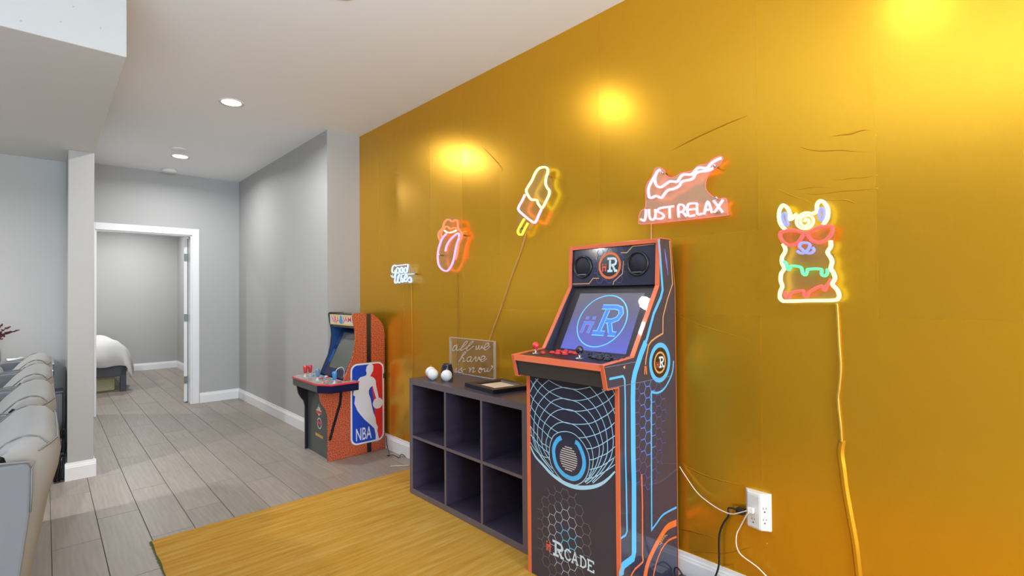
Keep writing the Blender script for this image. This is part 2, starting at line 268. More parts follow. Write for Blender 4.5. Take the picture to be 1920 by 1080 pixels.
GRID=[[(-1.6356,0.9307),(-1.6691,0.8933),(-1.6932,0.8566)],[(-1.5679,0.9319),(-1.6112,0.9007),(-1.6383,0.8724),(-1.6699,0.8291),(-1.6821,0.7938),(-1.6925,0.7529),(-1.6911,0.7083),(-1.6836,0.6706),(-1.6722,0.6404),(-1.6557,0.6048),(-1.6229,0.5704),(-1.5866,0.5436),(-1.5433,0.5165)],[(-1.6681,0.6514),(-1.6654,0.7158),(-1.657,0.7673),(-1.6371,0.8092),(-1.6005,0.8503),(-1.563,0.8799),(-1.5229,0.8987),(-1.4805,0.9095),(-1.4393,0.9097),(-1.4092,0.906),(-1.3765,0.8952),(-1.3446,0.8796),(-1.3043,0.8484),(-1.2713,0.8073),(-1.251,0.76),(-1.2438,0.7023),(-1.2474,0.6648),(-1.2641,0.6268),(-1.2908,0.5859),(-1.3281,0.5415),(-1.3558,0.5179)],[(-1.6644,0.6522),(-1.6637,0.6421),(-1.6473,0.6066),(-1.6187,0.5713),(-1.5865,0.5465),(-1.5511,0.5203)],[(-1.5509,0.5348),(-1.5666,0.5426),(-1.6024,0.5692),(-1.6307,0.6043),(-1.6428,0.6315),(-1.6429,0.6565),(-1.6403,0.7066),(-1.6264,0.7477),(-1.5975,0.7908),(-1.5563,0.8324),(-1.52,0.8512),(-1.4811,0.8609),(-1.4332,0.8601),(-1.3933,0.8546),(-1.3484,0.8314),(-1.3081,0.7959),(-1.2812,0.7468),(-1.2663,0.7),(-1.2684,0.6706),(-1.2802,0.6362),(-1.3006,0.5941),(-1.3383,0.5442),(-1.3627,0.5215)],[(-1.5643,0.5664),(-1.586,0.5847),(-1.606,0.6067),(-1.6159,0.6342),(-1.6142,0.6623),(-1.61,0.6959),(-1.5945,0.7342),(-1.5607,0.7739),(-1.5206,0.8007),(-1.4782,0.8142),(-1.4337,0.8175),(-1.4104,0.8123),(-1.3745,0.7968),(-1.3428,0.7747),(-1.315,0.7427),(-1.2893,0.6951),(-1.2864,0.6665),(-1.2934,0.6357),(-1.3106,0.5943),(-1.3417,0.5487),(-1.3661,0.5233)],[(-1.5699,0.5913),(-1.5818,0.6033),(-1.5895,0.6309),(-1.5872,0.6549),(-1.5804,0.6692),(-1.569,0.6984),(-1.5504,0.7208),(-1.5177,0.7441),(-1.4824,0.7558),(-1.4412,0.7568),(-1.4111,0.752),(-1.3785,0.7353),(-1.3533,0.7113),(-1.333,0.6885),(-1.3215,0.6587),(-1.3186,0.6271),(-1.3241,0.5936),(-1.3416,0.5542)],[(-1.5633,0.6423),(-1.5572,0.6582),(-1.5411,0.6847),(-1.5099,0.7052),(-1.4756,0.7162),(-1.4422,0.7184),(-1.4132,0.713),(-1.3814,0.6946),(-1.3607,0.6744),(-1.3438,0.6483),(-1.3374,0.6173),(-1.3412,0.5867),(-1.3519,0.5542),(-1.3731,0.5242),(-1.4016,0.5028),(-1.4305,0.4922),(-1.4673,0.4907),(-1.5048,0.5034),(-1.5354,0.5243),(-1.5586,0.5504),(-1.5681,0.583),(-1.5676,0.6181),(-1.5633,0.6423)],[(-1.3313,0.9314),(-1.2944,0.9017),(-1.2645,0.8694),(-1.2412,0.8295),(-1.2242,0.7892),(-1.2163,0.7429),(-1.2168,0.708),(-1.2284,0.6614),(-1.2512,0.6247),(-1.2876,0.5761),(-1.3248,0.5343)],[(-1.2697,0.932),(-1.2374,0.8928),(-1.2174,0.8623),(-1.2076,0.84)],[(-1.6912,0.8568),(-1.669,0.8989),(-1.6395,0.9289)],[(-1.2193,0.9387),(-1.2065,0.9189)],[(-1.2079,0.6687),(-1.2288,0.6301),(-1.2712,0.5803),(-1.3215,0.5298)],[(-1.5697,0.9317),(-1.5298,0.9191),(-1.4805,0.9095),(-1.4124,0.9107),(-1.373,0.9184),(-1.3313,0.9314)],[(-1.655,0.9284),(-1.6112,0.9021),(-1.563,0.8786),(-1.4811,0.8609),(-1.4064,0.8628),(-1.3446,0.8796),(-1.2975,0.9013),(-1.2608,0.9223),(-1.2369,0.9376)],[(-1.6944,0.9266),(-1.669,0.8989),(-1.6383,0.8724),(-1.6005,0.853),(-1.5563,0.8324),(-1.4782,0.8155),(-1.4103,0.8162),(-1.3484,0.8314),(-1.3043,0.8484),(-1.2645,0.8718),(-1.2375,0.8904),(-1.2065,0.9189)],[(-1.6952,0.8591),(-1.6679,0.8294),(-1.6352,0.8095),(-1.5975,0.7908),(-1.557,0.7746),(-1.4789,0.7564),(-1.411,0.7597),(-1.3428,0.7747),(-1.3051,0.7915),(-1.2713,0.8122),(-1.2412,0.8319),(-1.2073,0.8627)],[(-1.6959,0.8057),(-1.6821,0.791),(-1.655,0.7676),(-1.6283,0.7473),(-1.5945,0.7315),(-1.5541,0.7147),(-1.5147,0.7036)],[(-1.6925,0.7557),(-1.6652,0.7298),(-1.6403,0.7094),(-1.61,0.6959),(-1.5766,0.678),(-1.5531,0.6677)],[(-1.6951,0.7076),(-1.6717,0.6841),(-1.6409,0.6624),(-1.6179,0.6367),(-1.5895,0.6309),(-1.5715,0.6246)],[(-1.6933,0.6603),(-1.6679,0.6473),(-1.6429,0.6285),(-1.6141,0.6138),(-1.5858,0.6039),(-1.5678,0.6035)],[(-1.6937,0.6268),(-1.6684,0.602),(-1.6392,0.5845),(-1.6023,0.5751),(-1.5681,0.5801)],[(-1.3955,0.7041),(-1.3564,0.7148),(-1.3054,0.7358),(-1.2689,0.7562),(-1.2332,0.7801),(-1.208,0.8041)],[(-1.3539,0.6664),(-1.3196,0.6766),(-1.2894,0.6925),(-1.263,0.71),(-1.2068,0.7515)],[(-1.3373,0.6241),(-1.3169,0.6302),(-1.2867,0.6479),(-1.2441,0.6734),(-1.2074,0.7075)],[(-1.3378,0.5821),(-1.3174,0.5912),(-1.2872,0.6053),(-1.2511,0.6299),(-1.2079,0.6661)],[(-1.3555,0.5397),(-1.328,0.5496),(-1.2976,0.5682),(-1.2547,0.5976),(-1.2083,0.635)]]
GRIM=[[(-1.6971,0.6353),(-1.6855,0.5983),(-1.6562,0.5627),(-1.611,0.5377),(-1.5591,0.5096),(-1.4973,0.4911),(-1.4525,0.4862),(-1.4089,0.4884),(-1.3595,0.5006),(-1.3116,0.5191),(-1.2716,0.5432),(-1.2391,0.5728),(-1.2087,0.6066)]]
UARC=[[(-1.4949,0.6854),(-1.518,0.6692),(-1.5378,0.6391),(-1.5421,0.6093),(-1.5347,0.5734),(-1.5196,0.5483),(-1.4931,0.5292),(-1.4632,0.5199),(-1.4301,0.5201),(-1.3976,0.5369),(-1.376,0.5671),(-1.3669,0.5967),(-1.37,0.626),(-1.382,0.6534),(-1.3994,0.6771),(-1.4154,0.6834)]]
DISC=[(-1.4548,0.6007),(-1.4541,0.6557),(-1.4554,0.5472)]
FLOGO=[(-1.5539,0.1489),(-1.5507,0.214),(-1.4853,0.1639),(-1.3153,0.1554),(-1.5931,0.1452),(-1.3188,0.2032)]
HEXF=[(-1.4772,0.2571),(-1.4766,0.3024),(-1.4388,0.2378),(-1.5147,0.2372)]
S_BLUE1=[[(-0.1738,1.5636),(-0.1665,1.5199),(-0.156,1.4319),(-0.1455,1.3391),(-0.1631,1.3038),(-0.2219,1.2352),(-0.2794,1.1266),(-0.3277,1.0705)]]
S_BLUE2=[[(-0.2918,1.116),(-0.3277,1.0705),(-0.3761,0.9943),(-0.3894,0.9581),(-0.3932,0.8881),(-0.3952,0.6635),(-0.3924,0.5389),(-0.398,0.2586),(-0.407,0.2377),(-0.4741,0.2336),(-0.4867,0.2148),(-0.4895,0.197)]]
S_THIN=[[(-0.5538,0.9897),(-0.4617,0.9901),(-0.4501,0.9749),(-0.4476,0.8962),(-0.4503,0.6757),(-0.4473,0.5533),(-0.4452,0.3613),(-0.4555,0.348),(-0.5004,0.3465)],[(-0.0615,1.0137),(-0.0781,0.9556),(-0.1388,0.9014),(-0.1965,0.8866),(-0.2517,0.8967),(-0.2574,0.633),(-0.262,0.3068),(-0.2187,0.3236),(-0.1642,0.3431),(-0.0505,0.341)]]
S_GOLD=[[(-0.0846,1.5651),(-0.0735,1.4796),(-0.063,1.3663),(-0.1082,1.2987),(-0.1483,1.2195),(-0.1517,1.1446),(-0.208,1.1305),(-0.2484,1.116),(-0.2699,1.0998),(-0.2916,1.0431),(-0.2956,1.0192)],[(-0.2983,1.0146),(-0.3035,0.9788)],[(-0.2922,1.014),(-0.2877,0.977)]]
S_PUR=[[(-0.1285,1.5264),(-0.1169,1.4778),(-0.1013,1.4065)]]
S_ORG=[[(-0.0522,0.2712),(-0.1355,0.2763),(-0.1961,0.2492),(-0.2546,0.2129),(-0.2974,0.1729),(-0.3166,0.1303)]]
S_ORGT=[[(-0.0538,0.2069),(-0.1267,0.2154),(-0.1875,0.1944),(-0.2322,0.1488),(-0.2522,0.1054)],[(-0.3347,0.5635),(-0.3313,0.4235),(-0.3354,0.2265),(-0.3333,0.1961),(-0.3908,0.1881),(-0.4212,0.1706)]]
S_COIL=[[(-0.2015,0.2226),(-0.1819,0.2236),(-0.1964,0.2338),(-0.1718,0.2296),(-0.1864,0.2397),(-0.1617,0.235),(-0.1744,0.2445),(-0.1495,0.2399),(-0.1614,0.2491),(-0.1343,0.2417)]]
S_SEAM=[[(-0.5693,0.9531),(-0.4899,0.9524),(-0.3041,0.9499),(-0.0934,0.947)],[(-0.5801,1.0375),(-0.3623,1.0389)]]
S_CIRC=[(-0.1794,1.0174),(-0.1774,1.1054),(-0.1783,1.0652),(-0.1814,0.9297)]
S_SCREW=[(-0.4491,1.0238)]
S_HEX=[(-0.2791,0.8761),(-0.2802,0.8276),(-0.3193,0.8508)]
M_GOLD=[[(-1.576,1.5547),(-1.5743,1.5361),(-1.5421,1.5156),(-1.5405,1.4941)],[(-1.2159,1.5476),(-1.3318,1.5454),(-1.3625,1.5173),(-1.3968,1.5196)],[(-1.7129,1.3758),(-1.5822,1.3762),(-1.5588,1.4017),(-1.521,1.4006)],[(-1.3801,1.4793),(-1.3843,1.4185),(-1.4338,1.3819),(-1.4357,1.3672)]]
M_RING=[(-1.4596,1.4613),(-1.4587,1.5267),(-1.4604,1.3959)]
M_SPK=[(-1.6243,1.4614),(-1.6235,1.5253),(-1.2998,1.4622),(-1.299,1.5259)]
M_R=[(-1.4835,1.434),(-1.4537,1.4967),(-1.4207,1.4345)]
N_RECT=[(-0.3279,0.7503),(-0.0319,0.743),(-0.0253,0.0978),(-0.3309,0.0822),(-0.3171,0.758),(-0.3308,0.0859)]
N_SIL=[(-0.1623,0.7446),(-0.1337,0.7395),(-0.1256,0.722),(-0.1283,0.6845),(-0.1465,0.6563),(-0.1547,0.6422),(-0.1261,0.6275),(-0.1056,0.6023),(-0.1017,0.5601),(-0.0895,0.5054),(-0.0773,0.4504),(-0.1023,0.4464),(-0.1226,0.5099),(-0.1347,0.5568),(-0.1552,0.5445),(-0.1692,0.52),(-0.1677,0.4936),(-0.1516,0.4462),(-0.1397,0.3766),(-0.1276,0.3294),(-0.1073,0.2806),(-0.1034,0.2345),(-0.0869,0.2012),(-0.0913,0.1641),(-0.075,0.0925),(-0.0792,0.0858),(-0.1083,0.0804),(-0.108,0.137),(-0.1201,0.1922),(-0.1527,0.2284),(-0.209,0.2833),(-0.2486,0.3347),(-0.2721,0.3681),(-0.2991,0.4313),(-0.2911,0.4889),(-0.3105,0.5027),(-0.2986,0.5561),(-0.263,0.6253),(-0.2471,0.6419),(-0.1952,0.6507),(-0.187,0.6685),(-0.195,0.6918),(-0.1867,0.7284)]
N_BALL=[(-0.0884,0.4026),(-0.0881,0.4482)]
N_TXT=[(-0.285,0.1166),(-0.2845,0.2194),(-0.1493,0.1075)]
N_BAND=[[(-0.413,0.5392),(-0.4202,0.4544),(-0.4437,0.3791),(-0.4752,0.2798),(-0.5064,0.1686)],[(-0.1577,1.1627),(-0.1598,0.7592)],[(-0.1633,0.0574),(-0.1636,-0.0112)]]
CREASE=[[(-1.2275,1.9966),(-1.1456,2.0213),(-1.0552,2.0394),(-0.9463,2.0599),(-0.8557,2.0751)],[(-0.5607,1.9142),(-0.5198,1.9092),(-0.4906,1.9075),(-0.4568,1.9104),(-0.4192,1.9011)],[(-0.5038,1.9014),(-0.4145,1.881)],[(-0.6768,1.9035),(-0.6382,1.8834),(-0.5951,1.8674),(-0.5259,1.8541),(-0.4707,1.8359),(-0.4166,1.8207)],[(-0.6438,1.9076),(-0.5445,1.8866)],[(-0.5584,1.8802),(-0.499,1.8731)],[(-0.5603,1.7459),(-0.5195,1.7413),(-0.4955,1.7428),(-0.4542,1.7392),(-0.4141,1.7396)],[(-0.4749,1.7284),(-0.4119,1.7215)],[(-0.6975,1.732),(-0.6671,1.7305),(-0.62,1.7311),(-0.5857,1.7255),(-0.5443,1.7124)],[(-0.6584,1.7126),(-0.6261,1.706),(-0.5833,1.6978),(-0.5282,1.6988),(-0.4625,1.6953),(-0.4135,1.6935)],[(-0.7727,1.7653),(-0.7224,1.7224),(-0.6857,1.7018),(-0.6558,1.6891),(-0.6179,1.669)],[(-0.7319,1.7171),(-0.6858,1.6918)],[(-0.6376,1.7225),(-0.5889,1.7035)],[(-0.5808,1.675),(-0.5476,1.6718),(-0.5073,1.6613),(-0.4812,1.6468)],[(-0.5617,1.6436),(-0.5291,1.6346)],[(-1.1966,1.2204),(-1.067,1.1749),(-0.9219,1.1395),(-0.816,1.1116)],[(-0.8662,1.1457),(-0.8185,1.1421)],[(-0.5417,1.224),(-0.5182,1.2137)],[(-0.513,0.9215),(-0.49,0.9152)],[(-2.6082,2.3185),(-2.5157,2.2382),(-2.4207,2.1473),(-2.4399,2.1257)],[(-2.5947,2.3068),(-2.4317,2.2755)],[(-3.1778,1.9485),(-3.0928,2.015)],[(-3.2968,2.2992),(-3.2084,2.3023)],[(-3.797,2.3766),(-3.6104,2.3155)],[(-1.2138,0.5378),(-1.0939,0.5084),(-0.9872,0.5017),(-0.8968,0.5046)],[(-1.1983,0.2208),(-1.1082,0.2334),(-1.0205,0.2414)],[(-1.1554,0.1258),(-1.0882,0.1581),(-1.0015,0.1817),(-0.9051,0.2346),(-0.8456,0.277)],[(-1.0123,0.113),(-0.9825,0.1367),(-0.9438,0.1517)],[(-0.8237,0.2666),(-0.808,0.2949)]]
CORD_LL=[(-0.5465,1.283),(-0.544,1.2193),(-0.5417,1.14),(-0.5379,1.0412),(-0.5442,0.9613),(-0.5482,0.9211),(-0.541,0.8233),(-0.5385,0.7646)]
CORD_LL2=[(-0.5384,0.7725),(-0.5442,0.7239),(-0.5382,0.6662),(-0.5308,0.5896),(-0.517,0.496),(-0.5034,0.4035),(-0.4935,0.2915),(-0.4826,0.1428)]
CORD_PS=[(-2.1984,1.6987),(-2.252,1.5805),(-2.337,1.4333),(-2.4309,1.2457),(-2.5398,1.0495),(-2.5736,0.9764)]
CORD_TG=[(-2.9126,1.4816),(-2.9083,1.2973),(-2.9037,1.1442),(-2.9063,0.9146),(-2.9146,0.7456)]
CORD_GV=[(-3.5243,1.4177),(-3.5185,1.2108),(-3.5132,0.9529),(-3.5155,0.7381),(-3.5349,0.435),(-3.5611,0.2583)]
CORD_JR=[(-1.3256,1.6632),(-1.3265,1.5954),(-1.3276,1.5068)]
WIRE1=[(-1.2035,0.5489),(-1.1861,0.5199),(-1.1493,0.4787),(-1.0968,0.4283),(-1.0456,0.404),(-0.9961,0.3901),(-0.9527,0.386),(-0.9244,0.392),(-0.8828,0.4156),(-0.8422,0.4463)]
WIRE2=[(-0.8643,0.4138),(-0.8782,0.3842),(-0.9062,0.3381),(-0.9216,0.3004),(-0.9236,0.2577),(-0.9123,0.2292),(-0.8896,0.2146),(-0.8407,0.1969),(-0.8085,0.176),(-0.7853,0.1609)]
WIRE3=[(-0.8731,0.4072),(-0.8982,0.4064),(-0.9261,0.393),(-0.9548,0.3699),(-0.9794,0.3264),(-0.9957,0.278),(-0.9993,0.2288),(-0.9985,0.1813),(-1.0005,0.1422),(-1.0119,0.0994),(-1.0299,0.0583)]
OUTLET=[(-0.8901,0.4925),(-0.7967,0.4983),(-0.7978,0.366),(-0.8867,0.3544),(-0.8331,0.4675),(-0.8347,0.355)]
FLOORCORD=[(-3.876,-0.033),(-3.899,-0.004),(-3.817,-0.041),(-3.748,-0.088),(-3.74,-0.115),(-3.71,-0.114),(-3.714,-0.07),(-3.631,-0.065),(-3.673,-0.011),(-3.623,-0.025),(-3.607,-0.009),(-3.607,0.016)]
FLOORBIT=[(-3.5,-0.217),(-3.467,-0.169),(-3.414,-0.1)]

# ------------------------------------------------------------------ materials
M = {}
M['wall'] = mat('wall_paint', (174, 174, 173), 0.55, bump=(220, 0.05))
M['ceil'] = mat('ceiling_paint', (246, 246, 247), 0.8, bump=(150, 0.05))
M['trim'] = mat('trim_paint', (232, 232, 234), 0.35)
M['door'] = mat('door_paint', (226, 226, 226), 0.4)
M['hinge'] = mat('hinge_metal', (120, 120, 122), 0.35, 0.8)
M['gap'] = mat('floor_gap', (62, 57, 53), 0.8)
M['black'] = mat('black_plastic', (24, 24, 28), 0.35)
M['chrome'] = mat('chrome', (210, 210, 214), 0.12, 1.0)
M['white_plastic'] = mat('white_plastic', (238, 238, 236), 0.3)

def plank_mat():
    m = mat('oak_plank', (168, 160, 151), 0.38, spec=0.4)
    nt = m.node_tree; b = nt.nodes['Principled BSDF']; L = nt.links.new
    tc = nt.nodes.new('ShaderNodeTexCoord'); oi = nt.nodes.new('ShaderNodeObjectInfo')
    off = nt.nodes.new('ShaderNodeVectorMath'); off.operation = 'SCALE'; off.inputs[0].default_value = (31, 17, 5)
    L(oi.outputs['Random'], off.inputs['Scale'])
    ad = nt.nodes.new('ShaderNodeVectorMath'); ad.operation = 'ADD'
    L(tc.outputs['Object'], ad.inputs[0]); L(off.outputs[0], ad.inputs[1])
    mp = nt.nodes.new('ShaderNodeMapping'); mp.inputs['Scale'].default_value = (2.2, 26, 1); L(ad.outputs[0], mp.inputs['Vector'])
    n1 = nt.nodes.new('ShaderNodeTexNoise'); n1.inputs['Scale'].default_value = 1.6; n1.inputs['Detail'].default_value = 8; n1.inputs['Distortion'].default_value = 0.6
    L(mp.outputs[0], n1.inputs['Vector'])
    mp2 = nt.nodes.new('ShaderNodeMapping'); mp2.inputs['Scale'].default_value = (1.5, 7, 1); L(ad.outputs[0], mp2.inputs['Vector'])
    wv = nt.nodes.new('ShaderNodeTexWave'); wv.wave_type = 'RINGS'; wv.inputs['Scale'].default_value = 1.7; wv.inputs['Distortion'].default_value = 7; wv.inputs['Detail'].default_value = 3
    L(mp2.outputs[0], wv.inputs['Vector'])
    r1 = nt.nodes.new('ShaderNodeMapRange'); r1.inputs['From Min'].default_value = .3; r1.inputs['From Max'].default_value = .7
    r1.inputs['To Min'].default_value = .88; r1.inputs['To Max'].default_value = 1.08; L(n1.outputs['Fac'], r1.inputs['Value'])
    r2 = nt.nodes.new('ShaderNodeMapRange'); r2.inputs['To Min'].default_value = .95; r2.inputs['To Max'].default_value = 1.03; L(wv.outputs['Fac'], r2.inputs['Value'])
    r3 = nt.nodes.new('ShaderNodeMapRange'); r3.inputs['To Min'].default_value = .93; r3.inputs['To Max'].default_value = 1.07; L(oi.outputs['Random'], r3.inputs['Value'])
    a = nt.nodes.new('ShaderNodeMath'); a.operation = 'MULTIPLY'; L(r1.outputs[0], a.inputs[0]); L(r2.outputs[0], a.inputs[1])
    a2 = nt.nodes.new('ShaderNodeMath'); a2.operation = 'MULTIPLY'; L(a.outputs[0], a2.inputs[0]); L(r3.outputs[0], a2.inputs[1])
    sc = nt.nodes.new('ShaderNodeVectorMath'); sc.operation = 'SCALE'; sc.inputs[0].default_value = lin((144, 135, 126))[:3]
    L(a2.outputs[0], sc.inputs['Scale']); L(sc.outputs[0], b.inputs['Base Color'])
    return m
M['plank'] = plank_mat()

def gold_mat():
    m = mat('gold_foil_paper', (222, 166, 36), 0.3, 0.70)
    nt = m.node_tree; b = nt.nodes['Principled BSDF']; L = nt.links.new
    tc = nt.nodes.new('ShaderNodeTexCoord'); oi = nt.nodes.new('ShaderNodeObjectInfo')
    n1 = nt.nodes.new('ShaderNodeTexNoise'); n1.inputs['Scale'].default_value = 260; n1.inputs['Detail'].default_value = 2
    n2 = nt.nodes.new('ShaderNodeTexNoise'); n2.inputs['Scale'].default_value = 2.2; n2.inputs['Detail'].default_value = 2
    L(tc.outputs['Object'], n1.inputs['Vector']); L(tc.outputs['Object'], n2.inputs['Vector'])
    bp = nt.nodes.new('ShaderNodeBump'); bp.inputs['Strength'].default_value = 0.10; bp.inputs['Distance'].default_value = 0.001; L(n1.outputs['Fac'], bp.inputs['Height'])
    bp2 = nt.nodes.new('ShaderNodeBump'); bp2.inputs['Strength'].default_value = 0.25; bp2.inputs['Distance'].default_value = 0.006; L(n2.outputs['Fac'], bp2.inputs['Height']); L(bp.outputs[0], bp2.inputs['Normal'])
    L(bp2.outputs[0], b.inputs['Normal'])
    rr = nt.nodes.new('ShaderNodeMapRange'); rr.inputs['To Min'].default_value = .25; rr.inputs['To Max'].default_value = .30; L(oi.outputs['Random'], rr.inputs['Value'])
    L(rr.outputs[0], b.inputs['Roughness'])
    return m
M['gold'] = gold_mat()
M['gold_edge'] = mat('gold_crease', (214, 158, 44), 0.28, 0.9)
# ------------------------------------------------------------------ room shell
HC, ZS = 2.83, 2.411            # ceiling and soffit heights
XF, XJ, YW = -7.262, -4.442, -0.312   # far wall, wall jog, white side wall
def struct(o):
    o['kind'] = 'structure'; return o
floor = struct(box('floor', (-12.2, -6.0, -0.1), (5.7, 0.3, -0.003), M['gap']))
# planks, laid along the gold wall; boards 0.915 m long and 0.2025 m wide
PW, PL = 0.2025, 0.915
offs = {0: -3.585, 1: -2.99, 2: -3.40, 3: -2.76, 4: -3.17, 5: -3.925, 6: -4.244, 7: -3.62, 8: -4.02, 9: -3.3, 10: -3.8, -1: -3.1, -2: -3.7}
bm = add_box(bmesh.new(), (0.0018, 0.0012, -0.004), (PL - 0.0018, PW - 0.0012, 0.0), 0.0)
bmesh.ops.recalc_face_normals(bm, faces=bm.faces[:])
top = [e for e in bm.edges if all(abs(v.co.z) < 1e-6 for v in e.verts)]
bmesh.ops.bevel(bm, geom=top, offset=0.0016, segments=1, affect='EDGES')
pme = bpy.data.meshes.new('plank'); bm.to_mesh(pme); bm.free(); pme.materials.append(M['plank'])
def plank(x, y, sx=1.0, sy=1.0):
    o = bpy.data.objects.new('plank', pme); COL.objects.link(o); o.parent = floor; o.location = (x, y, 0); o.scale = (sx, sy, 1)
for k in range(-2, 11):
    y = -2.148 + PW * k
    e0 = offs[k]
    ymax = y + PW
    i0 = -9; n = 12
    for i in range(i0, 8):
        x = e0 + i * PL
        if x > -0.6 or x < -12.1: continue
        sy = 1.0 if k < 10 else 0.118 / PW
        if k >= 9 and x < XJ + 0.02:
            if x + PL > XJ + 0.1: plank(XJ + 0.015, y, (x + PL - XJ - 0.015) / PL, sy)
            continue
        if k < 1 and x < -7.4: continue
        if k < 0 and (x < -5.2 or x > -1.5): continue
        plank(x, y, 1.0, sy)
# surface the photograph does not show: same boards carried on by the material
box('floor_margin', (-0.62, -6.0, -0.003), (5.6, 0.0, -0.0005), M['plank'], floor)
box('floor_margin', (-5.0, -6.0, -0.003), (-0.62, -2.56, -0.0005), M['plank'], floor)
struct(box('ceiling', (XF - 0.2, -6.0, HC), (5.7, 0.3, HC + 0.1), M['ceil']))
# walls
gold = struct(box('wall_gold', (XJ - 0.15, 0.004, 0), (5.6, 0.16, HC), M['wall']))
SW = 0.405
for i in range(-10, 15):
    x0 = max(-0.42 + i * SW, XJ + 0.001); x1 = min(-0.42 + (i + 1) * SW, 5.5)
    if x1 <= x0: continue
    for (z0, z1) in ((0.0, 1.229), (1.229, 1.585), (1.585, HC)):
        a, b, t = (random.uniform(0.0, 0.0009) for _ in range(3))
        c = random.uniform(-0.0006, 0.0006)
        lap = 0.004
        V = [(x0, 0.0035, z0), (x1, 0.0035, z0), (x1, 0.0035, z1), (x0, 0.0035, z1),
             (x0, -a, z0), (x1, -b, z0), (x1, -b - t * .4 + c * .3, z1), (x0, -a - t * .4, z1)]
        mesh_obj('wallpaper_sheet', V, [(0, 1, 2, 3), (4, 7, 6, 5), (0, 4, 5, 1), (1, 5, 6, 2), (2, 6, 7, 3), (3, 7, 4, 0)], M['gold'], gold)
V, F = [], []
for L in CREASE:
    P = smooth_line([(u, 0.0005 - random.uniform(0, .0006), v + random.uniform(-.002, .002)) for u, v in L], 5)
    rr = random.uniform(.0022, .0034)
    add_tube(V, F, P, lambda t, rr=rr: max(.0004, rr * math.sin(PI * min(max(t, .02), .98)) ** .5), 6)
cr = mesh_obj('wallpaper_crease', V, F, M['gold_edge'], gold, True); cr['kind'] = 'stuff'
struct(box('wall_jog', (XJ - 0.15, YW, 0), (XJ, 0.004, HC), M['wall']))
struct(box('wall_side', (XF - 0.0, YW, 0), (XJ - 0.15, YW + 0.15, HC), M['wall']))
# far wall with the bedroom doorway
DY0, DY1, DZ = -1.772, -0.842, 2.092
bm = add_box(bmesh.new(), (XF - 0.14, -2.1, 0), (XF, DY0, HC)); add_box(bm, (XF - 0.14, DY1, 0), (XF, YW + .15, HC)); add_box(bm, (XF - 0.14, DY0, DZ), (XF, DY1, HC))
struct(bm_obj('wall_far', bm, M['wall']))
# thick partition ending in the white pier, soffit above the seating side
struct(box('wall_pier', (XF, -2.055, 0), (-4.875, -1.908, ZS), M['wall'], bev=0.003))
struct(box('wall_left', (-5.5, -6.0, 0), (-5.35, -2.055, ZS), M['wall']))
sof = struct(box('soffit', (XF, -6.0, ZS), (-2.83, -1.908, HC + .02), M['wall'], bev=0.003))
sof.data.materials.append(mat('soffit_underside_lightened', (218, 218, 217), .7))  # underside colour lightened in place of missing bounce light
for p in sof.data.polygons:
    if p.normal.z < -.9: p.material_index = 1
V, F = [], []
for (px, pz) in [(0.05, .10), (.11, .26), (.18, .08), (.22, .19), (.28, .30), (.33, .12), (.39, .22), (.44, .05), (.30, .04), (.14, .16), (.47, .27), (.08, .33)]:
    b = len(V); c = Vector((-2.83 + .0006, -1.95 - px, ZS + pz))
    for k in range(8): V.append(c + Vector((0, .0035 * math.cos(k * PI / 4), .0035 * math.sin(k * PI / 4))))
    F.append(tuple(range(b, b + 8)))
mesh_obj('nail_pop', V, F, mat('nail_pop', (150, 152, 152), .8), sof)['kind'] = 'stuff'
# unseen sides of the room, with the glazed openings the daylight comes from
bm = add_box(bmesh.new(), (5.5, -6.0, 0), (5.65, -3.65, HC)); add_box(bm, (5.5, -.55, 0), (5.65, .1, HC)); add_box(bm, (5.5, -3.65, 2.35), (5.65, -.55, HC)); add_box(bm, (5.5, -3.65, 0), (5.65, -.55, .1))
struct(bm_obj('wall_back', bm, M['wall']))
struct(box('wall_opposite', (-5.5, -6.0, 0), (5.6, -5.85, HC), M['wall']))
# bedroom beyond the door
bm = add_box(bmesh.new(), (-11.45, -4.6, 0), (-11.28, -.34, 2.72)); add_box(bm, (-11.45, -.34, 0), (XF - .14, -.2, 2.72)); add_box(bm, (-11.45, -4.75, 0), (XF - .14, -4.6, 2.72)); add_box(bm, (XF - .139, -4.6, 0), (XF - .05, -2.1, 2.72))
struct(bm_obj('wall_bedroom', bm, M['wall']))
struct(box('ceiling_bedroom', (-11.45, -4.75, 2.72), (XF - .14, -.2, 2.8), M['ceil']))

# baseboards: a tall board with a moulded lip
PROF = [(0, 0), (.014, 0), (.014, .092), (.011, .100), (.011, .104), (.0075, .112), (.006, .126), (0, .126)]
def baseboard(name, p, q, nrm, cap=True):
    p, q, nrm = Vector(p), Vector(q), Vector(nrm); d = q - p; L = d.length; d.normalize()
    bm = add_prism(bmesh.new(), PROF, lambda u, v, t: p + d * t + nrm * u + Vector((0, 0, v)), 0, L)
    return struct(bm_obj(name, bm, M['trim']))
baseboard('baseboard_gold', (XJ, 0.0, 0), (5.5, 0.0, 0), (0, -1, 0))
baseboard('baseboard_jog', (XJ, YW - .014, 0), (XJ, 0, 0), (1, 0, 0))
baseboard('baseboard_side', (XF, YW, 0), (XJ + .0138, YW, 0), (0, -1, 0))
baseboard('baseboard_far', (XF, DY1 + .08, 0), (XF, YW, 0), (1, 0, 0))
baseboard('baseboard_pier', (-4.875, -2.069, 0), (-4.875, -1.894, 0), (1, 0, 0))
baseboard('baseboard_partition', (XF, -1.908, 0), (-4.8752, -1.908, 0), (0, 1, 0))
baseboard('baseboard_alcove', (-5.35, -2.055, 0), (-4.8752, -2.055, 0), (0, -1, 0))
baseboard('baseboard_left', (-5.35, -6.0, 0), (-5.35, -2.07, 0), (1, 0, 0))
baseboard('baseboard_bedroom', (-11.28, -4.6, 0), (-11.28, -.354, 0), (1, 0, 0))
